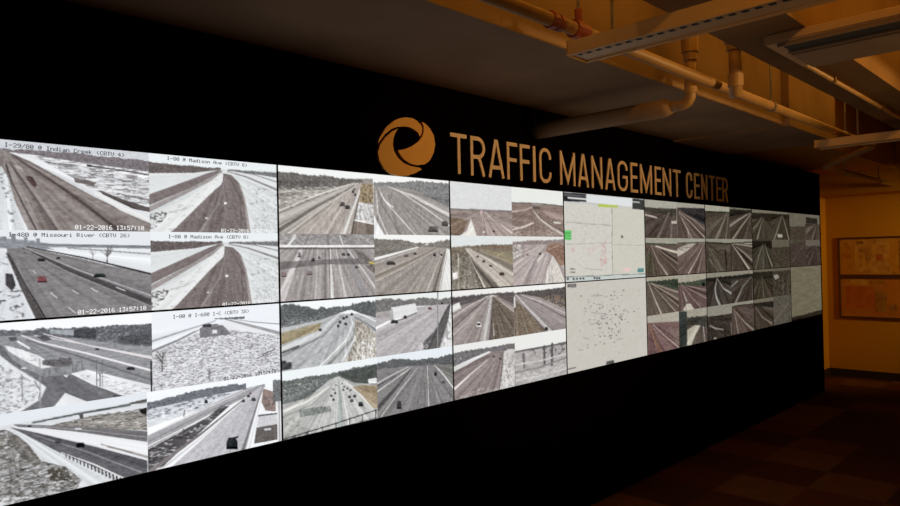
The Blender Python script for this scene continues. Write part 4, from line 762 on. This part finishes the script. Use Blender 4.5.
for k in BL:
    P = crop_pts(k, 370, 110, 6.75, -.018); bm = bmesh.new()
    prism(bm, [(q[0]-2.26, q[2]-EYE-.402) for q in P], -.018, -.0005)
    bmesh.ops.recalc_face_normals(bm, faces=bm.faces[:])
    from_bm('blade', bm, GOLD, em)

# letters of one stroke width, drawn in a box 1 high: (advance-free) lists of centre lines
def arc(cx, cy, rx, ry, a0, a1, n=10):
    return [(cx+rx*math.cos(math.radians(a0+(a1-a0)*i/n)), cy+ry*math.sin(math.radians(a0+(a1-a0)*i/n))) for i in range(n+1)]
def glyph(ch, w, t):
    h = t/2; L, R, B, T = h, w-h, h, 1-h
    if ch == 'T': return [[(0, T), (w, T)], [(w/2, T), (w/2, 0)]]
    if ch == 'I': return [[(w/2, 0), (w/2, 1)]]
    if ch == 'F': return [[(L, 0), (L, 1)], [(L, T), (w, T)], [(L, .53), (w*.92, .53)]]
    if ch == 'E': return [[(L, 0), (L, 1)], [(L, T), (w, T)], [(L, .52), (w*.94, .52)], [(L, B), (w, B)]]
    if ch == 'N': return [[(L, 0), (L, 1)], [(R, 0), (R, 1)], [(L, 1-t*.7), (R, t*.7)]]
    if ch == 'M': return [[(L, 0), (L, 1)], [(R, 0), (R, 1)], [(L, 1-t*.6), (w/2, .13), (R, 1-t*.6)]]
    if ch == 'A': return [[(L*.8, 0), (w/2-h*.3, 1)], [(w-L*.8, 0), (w/2+h*.3, 1)], [(w*.22, .27), (w*.78, .27)]]
    if ch == 'R':
        r = min((T-.48)/2, (R-L)*.8)
        return [[(L, 0), (L, 1)], [(L, T), (R-r, T)]+arc(R-r, T-r, r, r, 90, 0, 6)+arc(R-r, .48+r, r, r, 0, -90, 6)+[(L, .48)], [(R-r*.8, .48), (R-h*.2, 0)]]
    r = (R-L)/2; ry = min(.22, r*1.25)
    if ch == 'C': return [[(R, .68)]+arc(L+r, T-ry, r, ry, 0, 180)+arc(L+r, B+ry, r, ry, 180, 360)+[(R, .32)]]
    if ch == 'G': return [[(R, .70)]+arc(L+r, T-ry, r, ry, 0, 180)+arc(L+r, B+ry, r, ry, 180, 360)+[(R, .47), (w*.52, .47)]]
def stroke(bm, pts, sx, t, x0, z0, h, y0, y1):
    """pts in glyph units (x scaled by h, z by h); a bar of width t*h with mitred corners"""
    pts = [p for i, p in enumerate(pts) if i == 0 or math.dist(p, pts[i-1]) > 1e-4]
    q = [Vector((x0+a*h, z0+b*h)) for a, b in pts]; w = t*h/2; A, Bk = [], []
    for i, p in enumerate(q):
        d1 = (q[i]-q[i-1]).normalized() if i else (q[1]-q[0]).normalized()
        d2 = (q[i+1]-q[i]).normalized() if i < len(q)-1 else d1
        n1, n2 = Vector((-d1.y, d1.x)), Vector((-d2.y, d2.x)); n_ = (n1+n2)
        n_ = n_.normalized() if n_.length > 1e-4 else n1
        k = w/max(.35, n_.dot(n1)); A.append(p+n_*k); Bk.append(p-n_*k)
    prev = None
    for a, b in zip(A, Bk):
        cur = [bm.verts.new((v[0], y, v[1])) for v in (a, b) for y in (y0, y1)]
        if prev:
            for i, j in ((0, 2), (2, 3), (3, 1), (1, 0)): bm.faces.new((prev[i], prev[j], cur[j], cur[i]))
        else: first = cur
        prev = cur
    bm.faces.new((first[0], first[1], first[3], first[2])); bm.faces.new((prev[0], prev[2], prev[3], prev[1]))
WORDS = [('TRAFFIC', [(450.6, 467), (470.6, 485.2), (488.5, 504), (507, 517.4), (520, 530), (532.6, 536), (539.4, 551.2)]),
         ('MANAGEMENT', [(560, 576.2), (578, 589.2), (591.6, 603), (605.2, 615.7), (617.8, 628.2), (630.7, 638), (640.3, 652.6), (655, 661.4), (663, 671.6), (673.3, 681.2)]),
         ('CENTER', [(686.4, 692.5), (694.5, 699.8), (701.6, 707.8), (709.6, 715), (716.6, 721.8), (722.6, 728.2)])]
Z0, Z1 = EYE+.444, EYE+.657
sg = thing('sign_lettering', 'tall golden lettering reading TRAFFIC MANAGEMENT CENTER above the screens', 'sign', (2.58, 0, Z0))
for word, spans in WORDS:
    bm = bmesh.new(); H = Z1-Z0
    for ch, (a, b) in zip(word, spans):
        xa, xb = wall_point(a, 152+.1*(a-450)+4, -.006)[0]-2.58, wall_point(b, 152+.1*(b-450)+4, -.006)[0]-2.58
        xb = xb-(xb-xa)*(.0 if word == 'TRAFFIC' else .07); w = (xb-xa)/H; tt = .098 if ch != 'I' else min(.12, w)
        for i, st in enumerate(glyph(ch, w, tt)): stroke(bm, st, 1, tt, xa, 0, H, -.007-.0004*i, -.0005)
    bmesh.ops.recalc_face_normals(bm, faces=bm.faces[:])
    o = from_bm('word', bm, BRASS, sg); o['label'] = 'golden lettering reading '+word

# ------------------------------------------------------------------ overhead: beams, joists, fixtures, pipes
JO = EYE+.885
sbox('ceiling_beam', CONC, (-1.5, 5.08, -.81, .262, SOF, EYE+1.4), (5.08, 6.15, -.86, .262, SOF-.012, EYE+1.4))
sbox('ceiling_beam', ORANGE, (6.15, XF, -.62, .265, SOF+.05, EYE+1.4))
sbox('ceiling_joist', JOISTM, (-1.5, XF, -1.62, -1.32, JO, EYE+1.4))
sbox('ceiling_joist', JOISTM, (-1.5, XF, -2.62, -2.32, JO, EYE+1.4))
sbox('wall_header', ORANGE, (9.42, XF, -6, .262, EYE+.68, EYE+1.4))

SLOTM = mat('slotted_enamel', (.02, .018, .016), .7)
nt_ = SLOTM.node_tree; bs_ = nt_.nodes['Principled BSDF']; tc_ = nt_.nodes.new('ShaderNodeTexCoord'); sp_ = nt_.nodes.new('ShaderNodeSeparateXYZ')
mo_ = nt_.nodes.new('ShaderNodeMath'); mo_.operation = 'PINGPONG'; mo_.inputs[1].default_value = .02
gt_ = nt_.nodes.new('ShaderNodeMath'); gt_.operation = 'GREATER_THAN'; gt_.inputs[1].default_value = .011
mx_ = nt_.nodes.new('ShaderNodeMix'); mx_.data_type = 'RGBA'; mx_.inputs[6].default_value = (.02, .018, .016, 1); mx_.inputs[7].default_value = (.56, .37, .19, 1)
nt_.links.new(tc_.outputs['Object'], sp_.inputs[0]); nt_.links.new(sp_.outputs[1], mo_.inputs[0]); nt_.links.new(mo_.outputs[0], gt_.inputs[0])
nt_.links.new(gt_.outputs[0], mx_.inputs[0]); nt_.links.new(mx_.outputs[2], bs_.inputs['Base Color'])
def fixture(name, label, x0, x1, y0, y1, zb, zt, stems):
    t = thing(name, label, 'light fixture', ((x0+x1)/2, (y0+y1)/2, zb), 'strip light fixtures')
    cx, cy = (x0+x1)/2, (y0+y1)/2; w, d, h = (x1-x0)/2, (y1-y0)/2, zt-zb
    bm = bmesh.new(); box(bm, -w, w, -d, d, .006, h, .004); from_bm('body', bm, FIXM, t)
    bm = bmesh.new(); box(bm, -w+.024, -w+.042, -d+.03, d-.03, .004, .008)
    from_bm('louvre', bm, SLOTM, t)
    bm = bmesh.new()
    for s in (-w-.004, w-.008): box(bm, s, s+.012, -d, d, 0, .012)
    from_bm('lip', bm, FIXM, t)
    for y in (-d, d-.006):
        bm = bmesh.new(); box(bm, -w-.003, w+.003, y-(.004 if y < 0 else -.004), y+(.006 if y > 0 else .002), -.002, h+.003, .001); from_bm('end_cap', bm, FIXM, t)
    for sx, sy, top in stems:
        bm = bmesh.new(); tube(bm, [(sx-cx, sy-cy, h), (sx-cx, sy-cy, top-zb)], .006, 8); from_bm('stem', bm, ROD, t)
    return t
fixture('strip_light', 'long strip light jutting from the beam edge, nearer and larger of the two', 2.12, 2.25, -3.2, -1.05, EYE+.735, EYE+.79, [(2.19, -1.2, EYE+1.4), (2.19, -2.9, JO)])
fixture('strip_light', 'thin far strip light pointing at the orange wall above the last screens', 5.33, 5.46, -3.2, -.94, EYE+.73, EYE+.785, [(5.40, -1.2, EYE+1.4), (5.40, -3.0, EYE+1.4)])

def pipe(name, label, pts, r, parts=(), cat='pipe', m_=None):
    t = thing(name, label, cat, pts[0])
    o = Vector(pts[0]); bm = bmesh.new(); tube(bm, [Vector(p)-o for p in pts], r, 16); from_bm('pipe_run', bm, m_ or PIPEM, t, smooth=True)
    return t
def add(t, name, m_, fn):
    bm = bmesh.new(); fn(bm, t.location); return from_bm(name, bm, m_, t)
PA = (-1.045, EYE+.85)
e1, e2 = (6.52, *PA), (6.84, -.575, EYE+.76)
run = [(-.5, *PA)] + elbow((0, *PA), e1, e2, .07) + elbow(e1, e2, (9.419, -.575, EYE+.755), .06) + [(9.419, -.575, EYE+.755)]
pa = pipe('sprinkler_pipe', 'long pipe with a red valve, zigzagging along the beam to the orange wall', run, .025)
x = 2.21
add(pa, 'valve', VALVE, lambda bm, o: (tube(bm, [Vector((x-.04, *PA))-o, Vector((x+.04, *PA))-o], .034, 12), tube(bm, [Vector((x, PA[0], PA[1]+.02))-o, Vector((x, PA[0], PA[1]+.08))-o], .016, 10)))
add(pa, 'coupling', VALVE, lambda bm, o: (tube(bm, [Vector((x-.19, *PA))-o, Vector((x-.16, *PA))-o], .032, 12), tube(bm, [Vector((x-.145, *PA))-o, Vector((x-.12, *PA))-o], .031, 12)))
for x, y, z, r in ((2.21, PA[0], PA[1], .025), (4.2, PA[0], PA[1], .025), (5.7, PA[0], PA[1], .025), (7.5, -.575, EYE+.757, .025), (8.8, -.575, EYE+.756, .025)):
    add(pa, 'hanger_rod', ROD, lambda bm, o: (tube(bm, [Vector((x, y, z+.01))-o, Vector((x, y, SOF+.06 if y > -.7 else EYE+1.4))-o], .006, 8), tube(bm, [Vector((x-.012, y, z))-o, Vector((x+.012, y, z))-o], r+.005, 16)))
def sleeves(t, r, zb, zc):
    bm = bmesh.new(); tube(bm, [(0, 0, zc-zb-.07), (0, 0, zc-zb-.03)], r*1.3, 18); tube(bm, [(0, 0, zc-zb-.03), (0, 0, EYE+1.4-zb)], r*1.6, 18); from_bm('sleeve', bm, PIPEM, t)
    bm = bmesh.new(); tube(bm, [(0, 0, .05), (0, 0, .11)], r*1.2, 18); from_bm('collar', bm, PIPEM, t)
zb = EYE+.745; t = thing('drop_pipe', 'upright pipe bending under the beam toward the black wall, left of two', 'pipe', (3.30, -.975, zb))
bm = bmesh.new(); tube(bm, [(0, 0, EYE+1.1-zb)]+elbow((0, 0, .3), (0, 0, 0), (0, .5, 0), .06)+[(0, .3, 0)], .026, 18); from_bm('pipe_run', bm, PIPEM, t, smooth=True)
bm = bmesh.new(); tube(bm, [(0, .10, 0), (0, .14, 0), (0, .965, 0)], [.030, .046, .046], 20); from_bm('insulation', bm, CONC, t, smooth=True)
sleeves(t, .026, zb, EYE+1.03)
zb = EYE+.765; t = thing('drop_pipe', 'upright pipe with a thick top sleeve, right of two beside the beam', 'pipe', (3.42, -1.15, zb))
bm = bmesh.new(); tube(bm, [(0, 0, 0), (0, 0, EYE+1.12-zb)], .031, 18); from_bm('pipe_run', bm, PIPEM, t, smooth=True)
sleeves(t, .031, zb, EYE+1.065)
cd = pipe('conduit', 'thin conduit under the ceiling joist right of the upright pipes', [(3.4, -1.45, EYE+.8735), (7.5, -1.45, EYE+.8735)], .0115, m_=PIPEM)
for x in (3.9, 4.9, 6.0): add(cd, 'clip', JOISTM, lambda bm, o: box(bm, x-3.4-.01, x-3.4+.01, -.02, .02, -.014, .0115))

# the flat ventilation box at the upper right
vt = thing('ventilation_box', 'flat ventilation box with a dark slot hung below the joists at the upper right', 'vent', (3.2, -2.2, EYE+.81))
bm = bmesh.new(); box(bm, -.27, .20, -.9, .74, .035, .0745, .006); from_bm('housing', bm, FIXM, vt)  # lighter enamel than the face, standing in for warm light on the side
bm = bmesh.new(); box(bm, -.25, -.13, -.85, .68, .028, .0355); from_bm('slot', bm, DARKM, vt)
for x in (-.262, -.13):
    bm = bmesh.new(); box(bm, x, x+.012, -.86, .69, .020, .036); from_bm('slot_lip', bm, VENTM, vt)
bm = bmesh.new(); box(bm, -.10, .18, -.86, .69, .018, .036, .004); from_bm('face_plate', bm, VENTM, vt)

# ------------------------------------------------------------------ pictures on the orange wall
def art_mat(name, seed, a, b, c):
    M = bpy.data.materials.new(name); M.use_nodes = True
    nt = M.node_tree; bs = nt.nodes['Principled BSDF']; L = nt.links.new; bs.inputs['Roughness'].default_value = .6
    tc = nt.nodes.new('ShaderNodeTexCoord'); mp = nt.nodes.new('ShaderNodeMapping'); mp.inputs['Location'].default_value = (seed, seed*2, seed)
    v = nt.nodes.new('ShaderNodeTexVoronoi'); v.distance = 'CHEBYCHEV'; v.inputs['Scale'].default_value = 6.5
    n = nt.nodes.new('ShaderNodeTexNoise'); n.inputs['Scale'].default_value = 9; n.inputs['Detail'].default_value = 5
    r = nt.nodes.new('ShaderNodeValToRGB'); r.color_ramp.interpolation = 'LINEAR'
    r.color_ramp.elements[0].color = (*a, 1); r.color_ramp.elements[1].color = (*b, 1)
    e = r.color_ramp.elements.new(.5); e.color = (*c, 1)
    r2 = nt.nodes.new('ShaderNodeValToRGB'); r2.color_ramp.elements[0].position = .55; r2.color_ramp.elements[1].position = .66
    mx = nt.nodes.new('ShaderNodeMix'); mx.data_type = 'RGBA'; mx.inputs[7].default_value = (.38, .14, .02, 1)
    L(tc.outputs['Object'], mp.inputs[0]); L(mp.outputs[0], v.inputs['Vector']); L(mp.outputs[0], n.inputs['Vector'])
    sx = nt.nodes.new('ShaderNodeSeparateColor'); L(v.outputs['Color'], sx.inputs[0]); L(sx.outputs[0], r.inputs['Fac'])
    L(n.outputs['Fac'], r2.inputs['Fac']); L(r2.outputs['Color'], mx.inputs[0]); L(r.outputs['Color'], mx.inputs[6]); L(mx.outputs[2], bs.inputs['Base Color'])
    return M
def framed(label, z0, z1, seed, cols, sheets):
    y1, y0 = .128, -.92; t = thing('framed_picture', label, 'picture', (XF, (y0+y1)/2, z0), 'framed pictures on the orange wall')
    w, h, f = (y1-y0)/2, z1-z0, .022; bm = bmesh.new()
    for a, b, c, d in ((-w, w, 0, f), (-w, w, h-f, h), (-w, -w+f, f, h-f), (w-f, w, f, h-f)): box(bm, -.025, 0, a, b, c, d)
    from_bm('frame', bm, FRAME, t)
    bm = bmesh.new(); box(bm, -.012, -.001, -w+f, w-f, f, h-f); pr = from_bm('print', bm, art_mat('print_'+str(seed), seed, *cols), t)
    for i, (ya, yb, za, zb, m_) in enumerate(sheets):            # printed blocks on the sheet, distances from the frame's near left top corner
        bm = bmesh.new(); box(bm, -.0126-.0006*i, -.0121, w-yb, w-ya, h-zb, h-za); from_bm('printed_block', bm, m_, pr)
OCHRE = mat('ochre_print', (.60, .33, .12), .6, noise=(14, (.40, .17, .05))); RUST = mat('rust_print', (.48, .13, .03), .6, noise=(9, (.36, .09, .02))); UMBER = mat('umber_print', (.22, .085, .02), .6, noise=(14, (.40, .19, .04)))
framed('upper of two wide brown framed pictures, with pale ochre patches', EYE-.336, EYE+.158, 3, ((.50, .21, .02), (.54, .26, .06), (.48, .20, .025)), ((.19, .57, .04, .45, OCHRE), (.21, .29, .05, .09, UMBER), (.31, .37, .19, .30, UMBER), (.24, .34, .15, .19, UMBER), (.43, .50, .22, .30, RUST), (.68, .95, .06, .42, OCHRE)))
framed('lower of two wide brown framed pictures, with a reddish block', EYE-.866, EYE-.342, 8, ((.44, .13, .02), (.50, .23, .06), (.46, .16, .025)), ((.08, .40, .12, .40, RUST), (.08, .32, .03, .10, OCHRE), (.41, .53, .18, .44, UMBER), (.56, .64, .33, .41, UMBER), (.36, .52, .05, .09, UMBER), (.70, .96, .05, .28, RUST)))

# ------------------------------------------------------------------ light
def lamp(kind, loc, e, col, size=.3, rot=None, sy=None, blend=None, angle=None):
    d = bpy.data.lights.new('lamp', kind); d.energy = e; d.color = col
    if kind == 'AREA':
        d.size = size
        if sy: d.shape = 'RECTANGLE'; d.size_y = sy
    elif kind in ('POINT', 'SPOT'): d.shadow_soft_size = size
    if kind == 'SPOT': d.spot_size = math.radians(angle); d.spot_blend = blend or .5
    o = bpy.data.objects.new('lamp', d); COL.objects.link(o); o.location = loc
    if rot is not None:
        o.rotation_euler = Vector(rot).to_track_quat('-Z', 'Y').to_euler()
    return o
WARM = (1., .45, .055)
lamp('AREA', (3.5, -1.27, EYE+1.30), 8.5, WARM, 6.4, (0, .85, -.5), .05)       # two unseen strips added on the joists' far flanks for warm bay light
lamp('AREA', (3.2, -2.27, EYE+1.30), 14, WARM, 5.4, (0, .85, -.4), .05)
lamp('AREA', (3.4, -3.8, .9), 9, (1, .48, .12), 1.6, (0, .35, 1))            # unseen fill lamp added to warm the beam underside
lamp('SPOT', (-.8, -3.6, 2.0), 55, (1, .50, .10), .15, (3.2, 1.5, .75), angle=50, blend=.9)  # unseen spot added to brighten the sides of fixtures, vent and pipes
lamp('SPOT', (3.6, -4.6, 2.25), 330, (1, .62, .24), .12, (0, 4.6, -.05), angle=52, blend=.8)  # unseen frontal spot added to light the emblem and lettering
lamp('SPOT', (8.75, -3.0, 2.2), 165, (1, .62, .10), .2, (1.0, 2.9, -1.05), angle=60, blend=.9)  # unseen spot added to brighten the orange walls at the far end
W = bpy.data.worlds.new('room_dark'); S.world = W; W.use_nodes = True
W.node_tree.nodes['Background'].inputs['Color'].default_value = (.0012, .0008, .0005, 1)
S.view_settings.view_transform = 'Standard'; S.view_settings.look = 'None'; S.view_settings.exposure = 0; S.view_settings.gamma = 1
S.view_settings.use_curve_mapping = False
S.cycles.max_bounces = 6
